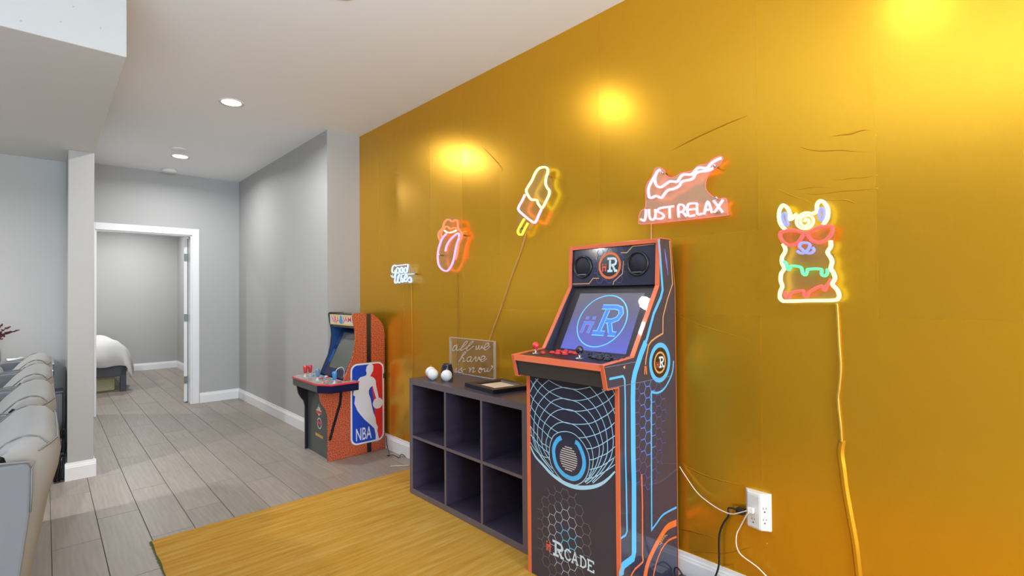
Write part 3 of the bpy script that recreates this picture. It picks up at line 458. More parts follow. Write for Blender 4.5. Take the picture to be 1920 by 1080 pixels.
baseboard('baseboard_bedroom_side', (-11.28, -.34, 0), (XF - .14, -.34, 0), (0, -1, 0))
# door casing and jamb lining
t1 = thing('trim_1', 'white moulded casing around the bedroom doorway', None, (XF, -1.3, 0), kind='structure')
def casing(lo, hi, nm):
    o = box(nm, lo, hi, M['trim'], t1, .004)
casing((XF, DY1 - .002, 0), (XF + .018, DY1 + .076, DZ + .078), 'casing_upright')
casing((XF, DY0 - .076, 0), (XF + .018, DY0 + .002, DZ + .078), 'casing_upright')
casing((XF, DY0 + .002, DZ - .002), (XF + .0175, DY1 - .002, DZ + .0775), 'casing_head')
box('jamb', (XF - .139, DY1 - .016, 0), (XF - .001, DY1, DZ), M['trim'], t1)
box('jamb', (XF - .139, DY0, 0), (XF - .001, DY0 + .016, DZ), M['trim'], t1)
box('jamb_head', (XF - .139, DY0 + .016, DZ - .016), (XF - .001, DY1 - .016, DZ), M['trim'], t1)
# door leaf, swung into the bedroom
hx, hy = XF - .150, DY1 - .020
dr = thing('door_1', 'white bedroom door swung open into the bedroom, seen by its hinge edge', None, (hx, hy, 0), kind='structure')
a = math.radians(15); dx = Vector((-math.cos(a), math.sin(a), 0)); dn = Vector((-math.sin(a), -math.cos(a), 0))
H0 = Vector((hx, hy, 0))
def door_box(nm, s0, s1, n0, n1, z0, z1, m, bev=0):
    P = [H0 + dx * s + dn * n for s, n in ((s0, n0), (s1, n0), (s1, n1), (s0, n1))]
    return prism(nm, [(p.x, p.y) for p in P], XY, z0, z1, m, dr, bev)
door_box('leaf', .004, .89, 0.002, .040, .012, DZ - .022, M['door'], .002)
for z in (.24, 1.02, 1.78):
    door_box('hinge', -.004, .004, .004, .038, z, z + .09, M['hinge'])
door_box('handle', .80, .84, .040, .085, .98, 1.01, M['chrome'])

# ------------------------------------------------------------------ ceiling fittings
M['lamp'] = mat('lamp_diffuser', (255, 252, 246), .4, emit=(255, 250, 242), estr=9)
M['lamp_trim'] = mat('lamp_trim', (236, 236, 236), .4)
def lamp(x, y, z, text, k=1.0):
    t = thing('recessed_light', text, 'ceiling light', (x, y, z), 'recessed ceiling lights')
    lathe('trim_ring', [(.068, -.003), (.088, -.006), (.090, -.001), (.090, 0.0)], M['lamp_trim'], t, (x, y, z), 32)
    lathe('diffuser', [(.001, -.0052), (.067, -.0050), (.068, -.002)], M['lamp'], t, (x, y, z), 32)
    l = bpy.data.lights.new('lamp_light', 'AREA'); l.shape = 'DISK'; l.size = .134; l.energy = LAMP_W * k; l.color = (.97, .975, .97) if x < -.4 else (.84, .93, 1.0); l.spread = math.radians(165)
    o = bpy.data.objects.new('lamp_light', l); COL.objects.link(o); o.parent = t; o.location = (0, 0, -.009)
lamp(-6.317, -1.123, HC, 'small white recessed ceiling light farthest away, nearest the bedroom doorway', 1.05)
lamp(-4.302, -1.123, HC, 'white recessed ceiling light in front of the wall corner, nearer than the doorway one', 1.05)
lamp(-2.35, -1.12, HC, 'recessed ceiling light above the cube shelf, just out of view', .27)
lamp(-0.45, -1.12, HC, 'recessed ceiling light above the tall arcade cabinet, out of view', 0.1)
lamp(1.5, -1.12, HC, 'recessed ceiling light behind the camera along the gold wall', 1.45)
lamp(-1.6, -3.9, HC, 'added unseen ceiling light over the recliner row', 0.12)  # lamps away from the gold wall row are unseen, added to light the room
lamp(0.9, -3.9, HC, 'added unseen ceiling light behind the recliner row', 0.9)
lamp(3.4, -1.12, HC, 'recessed ceiling light at the window end along the gold wall', 2.7)
lamp(3.4, -3.9, HC, 'added unseen ceiling light at the window end', 0.9)
lamp(-4.2, -3.6, ZS, 'added unseen light in the lowered ceiling over the console', 2.5)  # unseen, added to brighten the seating side
# unseen bedroom lamps, added to brighten the bed and the walls
lamp(-10.2, -1.1, 2.72, 'added unseen ceiling light in the bedroom, above the far right corner', 1.7)
lamp(-8.5, -3.0, 2.72, 'added unseen ceiling light in the bedroom, past the foot of the bed', 2.1)
lathe('smoke_detector', [(.070, -.034), (.074, -.028), (.074, -.006), (.066, -.0002)], M['white_plastic'], None, (-7.055, -1.105, HC), 28, origin=(-7.055, -1.105, HC))
label(bpy.data.objects['smoke_detector'], 'round white smoke detector on the ceiling above the bedroom doorway', 'smoke detector')
lathe('sprinkler_cover', [(.062, -.014), (.068, -.010), (.068, -.0002)], M['white_plastic'], None, (-6.0, -1.19, HC), 28, origin=(-6.0, -1.19, HC))
label(bpy.data.objects['sprinkler_cover'], 'flat white round ceiling cover plate beside the far ceiling light', 'sprinkler')

# ------------------------------------------------------------------ rug
def rug_mat():
    m = mat('mustard_rug', (190, 140, 50), .95, spec=.1)
    nt = m.node_tree; b = nt.nodes['Principled BSDF']; L = nt.links.new
    tc = nt.nodes.new('ShaderNodeTexCoord'); mp = nt.nodes.new('ShaderNodeMapping'); mp.inputs['Scale'].default_value = (14, .9, 1)
    n = nt.nodes.new('ShaderNodeTexNoise'); n.inputs['Scale'].default_value = 2.4; n.inputs['Detail'].default_value = 8; n.inputs['Roughness'].default_value = .65
    cr = nt.nodes.new('ShaderNodeValToRGB'); cr.color_ramp.elements[0].position = .32; cr.color_ramp.elements[1].position = .7
    cr.color_ramp.elements[0].color = lin((166, 122, 42)); cr.color_ramp.elements[1].color = lin((190, 156, 84))
    e = cr.color_ramp.elements.new(.5); e.color = lin((180, 136, 56))
    L(tc.outputs['Object'], mp.inputs[0]); L(mp.outputs[0], n.inputs['Vector']); L(n.outputs['Fac'], cr.inputs[0]); L(cr.outputs[0], b.inputs['Base Color'])
    mp2 = nt.nodes.new('ShaderNodeMapping'); mp2.inputs['Scale'].default_value = (170, 55, 1)
    n2 = nt.nodes.new('ShaderNodeTexNoise'); n2.inputs['Scale'].default_value = 1.5; L(tc.outputs['Object'], mp2.inputs[0]); L(mp2.outputs[0], n2.inputs['Vector'])
    bp = nt.nodes.new('ShaderNodeBump'); bp.inputs['Strength'].default_value = .5; bp.inputs['Distance'].default_value = .004; L(n2.outputs['Fac'], bp.inputs['Height']); L(bp.outputs[0], b.inputs['Normal'])
    return m
M['rug'] = rug_mat()
M['fringe'] = mat('rug_fringe', (112, 118, 70), .9)
RX0, RX1, RY0, RY1, RZ = -3.335, 0.6, -1.752, -0.145, .009
rug = thing('rug', 'flat woven mustard yellow rug on the plank floor under the shelf', 'rug', (-1.4, -.9, 0))
bm = bmesh.new(); NX, NY = 60, 28
g = [[bm.verts.new((RX0 + (RX1 - RX0) * i / NX, RY0 + (RY1 - RY0) * j / NY + (.003 * math.sin(i * 1.7) if j == 0 else 0), RZ)) for j in range(NY + 1)] for i in range(NX + 1)]
for i in range(NX + 1):
    for j in range(NY + 1):
        if i == 0: g[i][j].co.x += .003 * math.sin(j * 2.1)
for i in range(NX):
    for j in range(NY): bm.faces.new((g[i][j], g[i + 1][j], g[i + 1][j + 1], g[i][j + 1]))
r = bmesh.ops.extrude_face_region(bm, geom=bm.faces[:])
for v in [v for v in r['geom'] if isinstance(v, bmesh.types.BMVert)]: v.co.z = .0004
bm_obj('pile', bm, M['rug'], rug)
V, F = [], []
x = RX0
while x < 0.4:
    b = len(V); h = random.uniform(.008, .014); j = random.uniform(-.002, .002)
    V += [Vector((x, RY0 + .001, RZ)), Vector((x + .006, RY0 + .001, RZ)), Vector((x + .003 + j, RY0 - h, .001)), Vector((x + .003, RY0 + .001, .001))]
    F += [(b, b + 1, b + 2), (b, b + 2, b + 3), (b + 1, b + 3, b + 2)]
    x += .0095
mesh_obj('fringe', V, F, M['fringe'], rug)['kind'] = 'stuff'
# ------------------------------------------------------------------ cube shelf
M['shelf'] = mat('black_brown_board', (64, 57, 74), .30, spec=.5, noise=(3, .18, (1, 1, 12)))
M['shelf_edge'] = mat('black_brown_edge', (102, 94, 102), .35)
SX0, SX1, SY, SZ = -2.932, -1.814, -0.39, 0.77
sb = RZ + .0006
sh = thing('cube_shelf', 'low black-brown cube shelf of six open cubes against the gold wall', 'shelf', (-2.373, -.2, sb))
def shelf_board(nm, lo, hi):
    o = box(nm, lo, hi, M['shelf'], sh, .0008)
    return o
YB = -.016
shelf_board('top_board', (SX0, SY, SZ - .038), (SX1, YB, SZ))
shelf_board('bottom_board', (SX0, SY, sb), (SX1, YB, sb + .038))
shelf_board('side_board', (SX0, SY, sb + .0385), (SX0 + .038, YB, SZ - .0385)); shelf_board('side_board', (SX1 - .038, SY, sb + .0385), (SX1, YB, SZ - .0385))
d1, d2 = -2.5350, -2.1870
zmid = .381
for d in (d1, d2): shelf_board('divider', (d, SY + .001, sb + .0385), (d + .017, YB - .006, SZ - .0385))
for a, b in ((SX0 + .0385, d1 - .0005), (d1 + .0175, d2 - .0005), (d2 + .0175, SX1 - .0385)):
    shelf_board('middle_shelf', (a, SY + .001, zmid), (b, YB - .006, zmid + .017))
box('back_board', (SX0 + .039, YB - .004, sb + .039), (SX1 - .039, YB, SZ - .039), M['shelf'], sh)
def edge(nm, lo, hi): box(nm, lo, hi, M['shelf_edge'], sh)
# lighter edge banding on the room-facing edges
e0, e1 = SY - .0009, SY - .0001
V = []
bm = bmesh.new()
for lo, hi in (((SX0, SZ - .0375), (SX1, SZ - .0008)), ((SX0, sb + .001), (SX1, sb + .0375)), ((SX0, sb + .038), (SX0 + .0375, SZ - .038)), ((SX1 - .0375, sb + .038), (SX1, SZ - .038)),
               ((d1, sb + .039), (d1 + .017, SZ - .039)), ((d2, sb + .039), (d2 + .017, SZ - .039)), ((SX0 + .0385, zmid), (d1 - .0005, zmid + .017)), ((d1 + .0175, zmid), (d2 - .0005, zmid + .017)), ((d2 + .0175, zmid), (SX1 - .0385, zmid + .017))):
    add_box(bm, (lo[0], e0, lo[1]), (hi[0], e1 + .0009, hi[1]))
bm_obj('edge_band', bm, M['shelf_edge'], sh)

# ------------------------------------------------------------------ things on the shelf
M['globe'] = mat('white_glaze', (236, 240, 242), .25, coat=.4)
gl = thing('white_globe', 'white round globe, leftmost and rearmost of the three on the shelf', 'ornament', (-2.850, -.275, SZ), 'white globes on the cube shelf')
R0 = .0365
prof = [(.012, 0)] + [(R0 * math.sin(t), R0 - R0 * math.cos(t)) for t in [PI * (.12 + .84 * k / 14) for k in range(15)]] + [(.003, 2 * R0 - .0002)]
lathe('ball', prof, M['globe'], gl, (-2.850, -.275, SZ), 24)
tube('hanging_loop', [[(-2.850, -.275, SZ + 2 * R0 - .002), (-2.849, -.275, SZ + 2 * R0 + .006), (-2.847, -.275, SZ + 2 * R0 + .010)]], .0012, M['globe'], gl, 6)
g2 = copy_tree(gl, (-2.762, -.318, SZ)); g2['label'] = 'white round globe in the middle, overlapping the one behind it on the shelf'
g3 = copy_tree(gl, (-2.655, -.285, SZ)); g3['label'] = 'white round globe standing in front of the small black jar'
M['jar'] = mat('black_ceramic', (26, 32, 50), .25, coat=.5)
jar = thing('black_jar', 'small black jar behind the rightmost white globe on the shelf', 'jar', (-2.802, -.176, SZ))
lathe('body', [(.030, 0), (.042, .006), (.043, .03), (.038, .06), (.033, .078), (.034, .086), (.030, .086), (.029, .05), (.002, .048)], M['jar'], jar, (-2.802, -.176, SZ), 28)

def acrylic_mat(name, tint, diff):
    m = bpy.data.materials.new(name); m.use_nodes = True; nt = m.node_tree
    for n in list(nt.nodes): nt.nodes.remove(n)
    L = nt.links.new
    out = nt.nodes.new('ShaderNodeOutputMaterial'); tr = nt.nodes.new('ShaderNodeBsdfTransparent'); tr.inputs[0].default_value = (*tint, 1)
    gl = nt.nodes.new('ShaderNodeBsdfGlossy'); gl.inputs['Roughness'].default_value = .03
    df = nt.nodes.new('ShaderNodeBsdfDiffuse'); df.inputs[0].default_value = (.9, .9, .9, 1)
    fr0 = nt.nodes.new('ShaderNodeFresnel'); fr0.inputs[0].default_value = 1.45
    ge = nt.nodes.new('ShaderNodeNewGeometry'); iv_ = nt.nodes.new('ShaderNodeMath'); iv_.operation = 'SUBTRACT'; iv_.inputs[0].default_value = 1; L(ge.outputs['Backfacing'], iv_.inputs[1])
    fr = nt.nodes.new('ShaderNodeMath'); fr.operation = 'MULTIPLY'; L(fr0.outputs[0], fr.inputs[0]); L(iv_.outputs[0], fr.inputs[1])
    a = nt.nodes.new('ShaderNodeMixShader'); a.inputs[0].default_value = diff; L(tr.outputs[0], a.inputs[1]); L(df.outputs[0], a.inputs[2])
    b = nt.nodes.new('ShaderNodeMixShader'); L(fr.outputs[0], b.inputs[0]); L(a.outputs[0], b.inputs[1]); L(gl.outputs[0], b.inputs[2]); L(b.outputs[0], out.inputs[0])
    return m
M['acrylic'] = acrylic_mat('clear_acrylic', (.97, .97, .97), .025)
M['acrylic_edge'] = acrylic_mat('acrylic_cut_edge', (.9, .9, .9), .42)
M['frost'] = mat('frosted_letters', (214, 206, 204), .5)

def mbox_sign():
    ax0, ax1, ay0, ay1, az0, az1 = -2.966, -2.476, -.036, -.018, SZ, 1.021
    t = thing('acrylic_sign_block', 'clear acrylic block sign reading all we have is now in script on the shelf', 'sign', ((ax0 + ax1) / 2, -.027, SZ))
    box('clear_block', (ax0 + .004, ay0 + .0005, az0 + .004), (ax1 - .004, ay1 - .0005, az1 - .004), M['acrylic'], t)
    bm = add_box(bmesh.new(), (ax0, ay0, az0), (ax0 + .004, ay1, az1)); add_box(bm, (ax1 - .004, ay0, az0), (ax1, ay1, az1))
    add_box(bm, (ax0 + .004, ay0, az1 - .004), (ax1 - .004, ay1, az1)); add_box(bm, (ax0 + .004, ay0, az0), (ax1 - .004, ay1, az0 + .004))
    bm_obj('polished_edge', bm, M['acrylic_edge'], t)
    lines = [[(u, -.0375, v) for u, v in L] for L in AW]
    tube('script_lettering', lines, .0028, M['frost'], t, 6, 4)
mbox_sign()

M['frame_black'] = mat('frame_black', (30, 28, 36), .35)
M['paper'] = mat('paper_cream', (214, 200, 176), .8)
pf = thing('picture_frame', 'black picture frame with cream paper lying flat on the shelf', 'picture frame', (-2.2, -.2, SZ))
FP = [(-2.420, -.318), (-2.120, -.352), (-2.07, -.092), (-2.375, -.058)]
def lerp2(A, B, t): return (A[0] + (B[0] - A[0]) * t, A[1] + (B[1] - A[1]) * t)
def inset(P, k):
    c = (sum(p[0] for p in P) / 4, sum(p[1] for p in P) / 4)
    return [lerp2(p, c, k) for p in P]
I1, I2 = inset(FP, .32), inset(FP, .37)
z0, z1 = SZ + .0003, SZ + .024
V = [(x, y, z0) for x, y in FP] + [(x, y, z1) for x, y in FP] + [(x, y, z1) for x, y in I1] + [(x, y, z1 - .010) for x, y in I2]
F = [(3, 2, 1, 0)]
for i in range(4):
    j = (i + 1) % 4
    F += [(i, j, 4 + j, 4 + i), (4 + i, 4 + j, 8 + j, 8 + i), (8 + i, 8 + j, 12 + j, 12 + i)]
mesh_obj('moulding', V, F, M['frame_black'], pf)
mesh_obj('paper_sheet', [(x, y, z1 - .0102) for x, y in I2], [(0, 1, 2, 3)], M['paper'], pf)

# ------------------------------------------------------------------ tall arcade cabinet
M['cab'] = mat('cabinet_print_black', (54, 56, 76), .12, spec=.4, coat=.6, coat_rough=.03)
M['cab_matte'] = mat('cabinet_matte_grey', (62, 63, 70), .35, spec=.5)
M['bezel'] = mat('bezel_black', (34, 30, 42), .4)
M['orange'] = mat('orange_t_molding', (232, 114, 74), .35, coat=.3)
M['p_blue'] = mat('print_blue', (80, 190, 255), .3, coat=.8, coat_rough=.03)
M['p_cyan'] = mat('print_pale_blue', (178, 228, 255), .3, coat=.8, coat_rough=.03)
M['p_hex1'] = mat('print_hex_bright', (96, 190, 232), .3, coat=.8, coat_rough=.03)
M['p_hex2'] = mat('print_hex_mid', (186, 196, 222), .3, coat=.8, coat_rough=.03)
M['p_hex3'] = mat('print_hex_dim', (112, 114, 124), .3, coat=.8, coat_rough=.03)
M['p_hexb'] = mat('print_hex_side_bright', (70, 132, 236), .3, coat=.8, coat_rough=.03)
M['p_hexc'] = mat('print_hex_side_dim', (66, 78, 156), .3, coat=.8, coat_rough=.03)
M['p_gold'] = mat('print_tan', (214, 160, 106), .3, coat=.8, coat_rough=.03)
M['p_orange'] = mat('print_orange', (232, 118, 62), .3, coat=.8, coat_rough=.03)
M['p_white'] = mat('print_white', (214, 238, 250), .3, coat=.8, coat_rough=.03)
M['p_red'] = mat('print_red', (236, 84, 62), .3, coat=.8, coat_rough=.03)
M['p_purple'] = mat('print_purple', (104, 108, 214), .3, coat=.8, coat_rough=.03)
M['p_grey'] = mat('print_grey', (206, 196, 196), .4)
M['p_seam'] = mat('panel_seam', (120, 126, 160), .5)
M['dark_disc'] = mat('print_dark', (26, 24, 32), .2, coat=.8)
CX0, CX1, CT = -1.709, -1.186, .017
cb = RZ + .0006
cab = thing('arcade_cabinet', 'tall black arcade cabinet with orange edges and blue line graphics at the gold wall', 'arcade machine', (-1.4475, -.27, cb))
SIDE = [(-.042, cb), (-.042, 1.353), (-.077, 1.571), (-.168, 1.571), (-.180, 1.358), (-.383, 1.060), (-.590, 1.045), (-.566, .948), (-.491, .948), (-.491, cb)]
FRONT_EDGE = SIDE       # run of the orange edge trim: back edge, top, front edge to the foot
def side_panel(x0, x1, outer):
    sp = prism('side_panel', SIDE, YZ, x0, x1, M['cab'], cab)
    # edge moulding: thin strip wrapped over the front edges
    V, F = [], []; t = .0022
    xa, xb = x0 - .0012, x1 + .0012
    E_ = FRONT_EDGE
    for i, (y, z) in enumerate(E_):
        p = Vector((y, z)); d0 = (p - Vector(E_[i - 1])).normalized() if i else None; d1 = (Vector(E_[i + 1]) - p).normalized() if i < len(E_) - 1 else None
        d0 = d0 or d1; d1 = d1 or d0
        n0, n1 = Vector((d0.y, -d0.x)), Vector((d1.y, -d1.x)); n_ = n0 + n1
        n_ = n_.normalized() if n_.length > 1e-6 else n1
        k = t / max(.5, n_.dot(n1)); q = p + n_ * k; pi_ = p - n_ * .0025
        V += [(xa, pi_.x, pi_.y), (xa, q.x, q.y), (xb, q.x, q.y), (xb, pi_.x, pi_.y)]
    for i in range(len(E_) - 1):
        a = 4 * i
        for k in range(3): F.append((a + k, a + k + 1, a + k + 5, a + k + 4))
    F += [(0, 1, 2, 3), tuple(len(V) - 4 + k for k in (3, 2, 1, 0))]
    mesh_obj('edge_trim', V, F, M['orange'], sp)
    return sp
side_panel(CX0, CX0 + CT, False)
rsp = side_panel(CX1 - CT, CX1, True)
IX0, IX1 = CX0 + CT + .0005, CX1 - CT - .0005
box('top_panel', (IX0, -.165, 1.553), (IX1, -.080, 1.569), M['cab'], cab)
box('top_edge_trim', (IX0, -.170, 1.551), (IX1, -.1655, 1.571), M['orange'], cab, .001)
box('back_panel', (IX0, -.060, cb), (IX1, -.050, 1.35), M['cab_matte'], cab)
prism('back_panel', [(-.062, 1.351), (-.050, 1.351), (-.083, 1.553), (-.093, 1.553)], YZ, IX0, IX1, M['cab_matte'], cab)
fp = box('front_panel', (IX0, -.4895, cb + .001), (IX1, -.476, .945), M['cab'], cab)
YF = -.4899
FR = lambda u, v, e=0: (u, YF - .0004 - e, v)
FR2 = lambda u, v: FR(u, v, .0004)
FR3 = lambda u, v: FR(u, v, .0008)
def clipx(L, a, b):
    return [p for p in L if a <= p[0] <= b]
GR = []
for L in GRID:
    q = smooth_line([(u, v, 0) for u, v in L], 5); cur = []
    for p in q:
        if IX0 + .001 < p[0] < IX1 - .001 and p[1] < .944: cur.append((p[0], p[1]))
        else:
            if len(cur) > 1: GR.append(cur)
            cur = []
    if len(cur) > 1: GR.append(cur)
ribbon('grid_print', GR, .0034, FR, M['p_cyan'], fp)['kind'] = 'stuff'
rim = [p for p in [(q[0], q[1]) for q in smooth_line([(u, v, 0) for u, v in GRIM[0]], 5)] if IX0 + .001 < p[0] < IX1 - .001]
ribbon('grid_rim_print', [rim], lambda t: .006 + .012 * math.sin(PI * t), FR2, M['p_cyan'], fp)
ribbon('ring_print', UARC, .020, FR2, M['p_blue'], fp, 5)
dc = DISC[0]
V, F = [], []
for k in range(-5, 6):
    z = dc[1] + k * .0098; h = math.sqrt(max(0, .054 ** 2 - (k * .0098) ** 2))
    if h < .012: h = .02
    h *= .93; b = len(V)
    V += [FR2(dc[0] - h, z - .0024), FR2(dc[0] + h, z - .0024), FR2(dc[0] + h, z + .0024), FR2(dc[0] - h, z + .0024)]; F.append((b, b + 1, b + 2, b + 3))
mesh_obj('grille_print', V, F, M['p_grey'], fp)

def hexes(c, sp, place, fade, classes, parent, xr, zr, wd):
    """flat-topped honeycomb outlines; fade(d) -> class index or None"""
    R = sp / math.sqrt(3); seen = {}
    for i in range(-14, 15):
        for j in range(-16, 17):
            hx_, hz = c[0] + i * 1.5 * R, c[1] + (j + (i % 2) * .5) * sp
            for k in range(6):
                a, b = k * PI / 3, (k + 1) * PI / 3
                p = (hx_ + R * math.cos(a), hz + R * math.sin(a)); q = (hx_ + R * math.cos(b), hz + R * math.sin(b))
                m = ((p[0] + q[0]) / 2, (p[1] + q[1]) / 2)
                if not (xr[0] < min(p[0], q[0]) and max(p[0], q[0]) < xr[1] and zr[0] < min(p[1], q[1]) and max(p[1], q[1]) < zr[1]): continue
                key = (round(m[0], 4), round(m[1], 4)); cl = fade(m)
                if cl is not None: seen[key] = (cl, p, q)
    for n_, mname in enumerate(classes):
        Ls = [[p, q] for cl, p, q in seen.values() if cl == n_]
        if Ls: ribbon('honeycomb_print', Ls, wd[n_], place, M[mname], parent)['kind'] = 'stuff'
def fadeF(m):
    d = math.hypot((m[0] + 1.487) / .13, (m[1] - .235) / .19); d2 = math.hypot((m[0] + 1.472), (m[1] - .25))
    return 0 if d2 < .062 else 1 if d < .82 else 2 if d < 1.25 else None
hexes((-1.4772, .2571), .0452, FR, fadeF, ('p_hex1', 'p_hex2', 'p_hex3'), fp, (IX0 + .01, IX1 - .01), (cb + .005, .47), (.0040, .0026, .0020))

# lettering: the R emblem with two little red figures, and slab capitals
R_STROKES = [[(0.02, 1.10), (.60, 1.10), (.80, 1.04), (.90, .86), (.84, .66), (.64, .56), (.42, .56)], [(.30, .98), (.30, .12)], [(.06, .09), (.56, .09)], [(.58, .50), (.80, .13)], [(.72, .09), (1.02, .09)]]
I_STROKES = [[(.0, .62), (.0, .0)], [(.42, .62), (.42, 0)], [(-.12, .56), (.56, .56)], [(.0, .94), (.0, .76)], [(.42, .94), (.42, .76)]]
def emblem(place, cx, cz, s, parent, mr='p_white', mi='p_red', mirror=1, w=.19):
    """R box about s tall centred on (cx, cz); figures to the left of it"""
    f = lambda L, ox, oz, k: [(cx + mirror * (ox + u * k), cz + oz + v * k) for u, v in L]
    ribbon('letter_print', [f(L, -.36 * s, -.57 * s, s) for L in R_STROKES], w * s, place, M[mr], parent)
    ribbon('figure_print', [f(L, -.76 * s, -.50 * s, s * .66) for L in I_STROKES], w * .62 * s, place, M[mi], parent)
# front logo
k = .0545
ribbon('letter_print', [[(-1.5545 + u * .066, .1465 + v * .0575) for u, v in L] for L in R_STROKES], .0112, FR3, M['p_white'], fp)
ribbon('figure_print', [[(-1.588 + u * .045, .152 + v * .048) for u, v in L] for L in I_STROKES], .008, FR3, M['p_red'], fp)
CAPS = {'C': [[(.92, .78), (.92, .98)], [(.92, .80), (.72, .97), (.40, .97), (.12, .72), (.12, .30), (.38, .03), (.72, .03), (.94, .20)]],
        'A': [[(.12, .0), (.50, 1.0), (.88, .0)], [(.26, .34), (.74, .34)], [(-.04, .0), (.28, .0)], [(.72, .0), (1.04, .0)]],
        'D': [[(.02, .97), (.52, .97), (.86, .76), (.90, .50), (.86, .24), (.52, .03), (.02, .03)], [(.20, .97), (.20, .03)]],
        'E': [[(.02, .97), (.90, .97), (.90, .76)], [(.20, .97), (.20, .03)], [(.20, .52), (.66, .52)], [(.02, .03), (.92, .03), (.92, .26)]]}
caps = []
for ch, u0 in zip('CADE', (-1.4830, -1.4420, -1.3965, -1.3560)):
    for L in CAPS[ch]: caps.append([(u0 + u * .0375, .1555 + v * .0465) for u, v in L])
ribbon('letter_print', caps, .0072, FR3, M['p_white'], fp)

# control deck
dk = prism('control_deck', [(-.586, 1.026), (-.583, 1.0435), (-.372, 1.058), (-.345, 1.04), (-.345, 1.026)], YZ, IX0, IX1, M['bezel'], cab)
prism('deck_fascia', [(-.578, 1.024), (-.558, .952), (-.546, .952), (-.566, 1.024)], YZ, IX0, IX1, M['cab_matte'], cab)
box('deck_floor', (IX0, -.545, .949), (IX1, -.492, .958), M['cab_matte'], cab)
prism('deck_edge_trim', [(-.592, 1.022), (-.589, 1.0455), (-.5845, 1.0455), (-.5875, 1.022)], YZ, IX0 - .001, IX1 + .001, M['orange'], cab)
prism('deck_overlay', [(-.581, 1.04425), (-.560, 1.0457), (-.560, 1.04545), (-.581, 1.044)], YZ, IX0, IX1, M['orange'], dk)
M['btn_red'] = mat('button_red', (226, 54, 60), .25, coat=.5)
M['btn_black'] = mat('button_black', (34, 38, 50), .22, coat=.6)
dz = lambda y: 1.0435 + (y + .583) * (1.058 - 1.0435) / (.583 - .372)
def button(x, y, m, r=.0145):
    z = dz(y) - .0002
    lathe('button', [(r, 0), (r, .005), (r * .82, .0062), (r * .80, .0052), (r * .74, .0095), (r * .55, .0105)], M[m], dk, (x, y, z), 16)
def joystick(x, y, mname):
    z = dz(y)
    j = lathe('joystick', [(.019, 0), (.019, .0015), (.006, .0025), (.0045, .004), (.0045, .022)], M['chrome'], dk, (x, y, z - .0002), 16)
    Rb = .0175; c = .036
    lathe('ball_top', [(.004, c - Rb * .98)] + [(Rb * math.sin(t), c - Rb * math.cos(t)) for t in [PI * (.1 + .86 * i / 10) for i in range(11)]], M[mname], j, (x, y, z), 18)
joystick(-1.640, -.500, 'btn_red')
joystick(-1.378, -.500, 'btn_black')
for i in range(3):
    for jx in range(2): button(-1.572 + i * .040, -.468 + jx * .042 + (.008, 0, .004)[i], 'btn_red')
button(-1.604, -.49, 'btn_red', .012); button(-1.462, -.43, 'btn_red', .012); button(-1.545, -.395, 'btn_red', .010)
for i in range(4):
    for jx in range(2): button(-1.322 + i * .037, -.482 + jx * .042 + (.010, 0, .002, .012)[i], 'btn_black')
button(-1.352, -.455, 'btn_black', .012); button(-1.40, -.40, 'btn_black', .010); button(-1.335, -.392, 'btn_black', .010); button(-1.29, -.388, 'btn_black', .010)

# monitor: glass over a raked bezel
A0 = Vector((0, -.171, 1.362)); B0 = Vector((0, -.372, 1.064)); dS = (B0 - A0).normalized(); nS = Vector((0, dS.z, -dS.y)); nS = nS if nS.y < 0 else -nS
LS = (B0 - A0).length
def SC(u, s, e=0.0):
    e = e + .002 - .022 * s / LS      # the glass sits a little steeper than the side panels' edge
    return Vector((u, 0, 0)) + A0 + dS * s + nS * e
def slab(nm, u0, u1, s0, s1, e0, e1, m, parent):
    V = [SC(u, s, e) for e in (e0, e1) for u, s in ((u0, s0), (u1, s0), (u1, s1), (u0, s1))]
    return mesh_obj(nm, V, [(3, 2, 1, 0), (4, 5, 6, 7), (0, 1, 5, 4), (1, 2, 6, 5), (2, 3, 7, 6), (3, 0, 4, 7)], m, parent)
mon = slab('monitor_bezel', IX0, IX1, 0, LS, -.030, -.020, M['bezel'], cab)
def screen_mat():
    m = mat('lit_screen', (20, 20, 26), .5, spec=.3); nt = m.node_tree; b = nt.nodes['Principled BSDF']; L = nt.links.new
    tc = nt.nodes.new('ShaderNodeTexCoord'); sx = nt.nodes.new('ShaderNodeSeparateXYZ'); L(tc.outputs['Object'], sx.inputs[0])
    mr = nt.nodes.new('ShaderNodeMapRange'); mr.inputs['From Min'].default_value = 1.065 - cb; mr.inputs['From Max'].default_value = 1.335 - cb; L(sx.outputs['Z'], mr.inputs['Value'])
    cr = nt.nodes.new('ShaderNodeValToRGB'); E_ = cr.color_ramp.elements
    E_[0].position = 0; E_[0].color = lin((112, 122, 236)); E_[1].position = 1; E_[1].color = lin((130, 128, 140))  # grey upper end imitates the bright room reflected in the screen
    e = E_.new(.35); e.color = lin((112, 116, 196)); e = E_.new(.62); e.color = lin((120, 118, 154))
    L(mr.outputs[0], cr.inputs[0]); L(cr.outputs[0], b.inputs['Emission Color']); b.inputs['Emission Strength'].default_value = .85
    return m
scr = slab('screen', -1.639, -1.262, .030, .338, -.0198, -.0190, screen_mat(), mon)
M['s_cyan'] = mat('screen_cyan', (40, 120, 160), .2, emit=(110, 205, 255), estr=1.0)
M['s_cyan_fill'] = mat('screen_cyan_fill', (40, 90, 160), .2, emit=(88, 132, 222), estr=.9)
M['s_violet'] = mat('screen_violet', (80, 60, 110), .2, emit=(176, 150, 214), estr=.9)
PS_ = lambda e: (lambda u, v: SC(u, .338 - v, -.0188 + e))
sc_c = (-1.450, .158); sR = .137
ribbon('ring_graphic', [circle_pts(sc_c[0], sc_c[1], sR, 56)], .006, PS_(0), M['s_cyan'], mon)
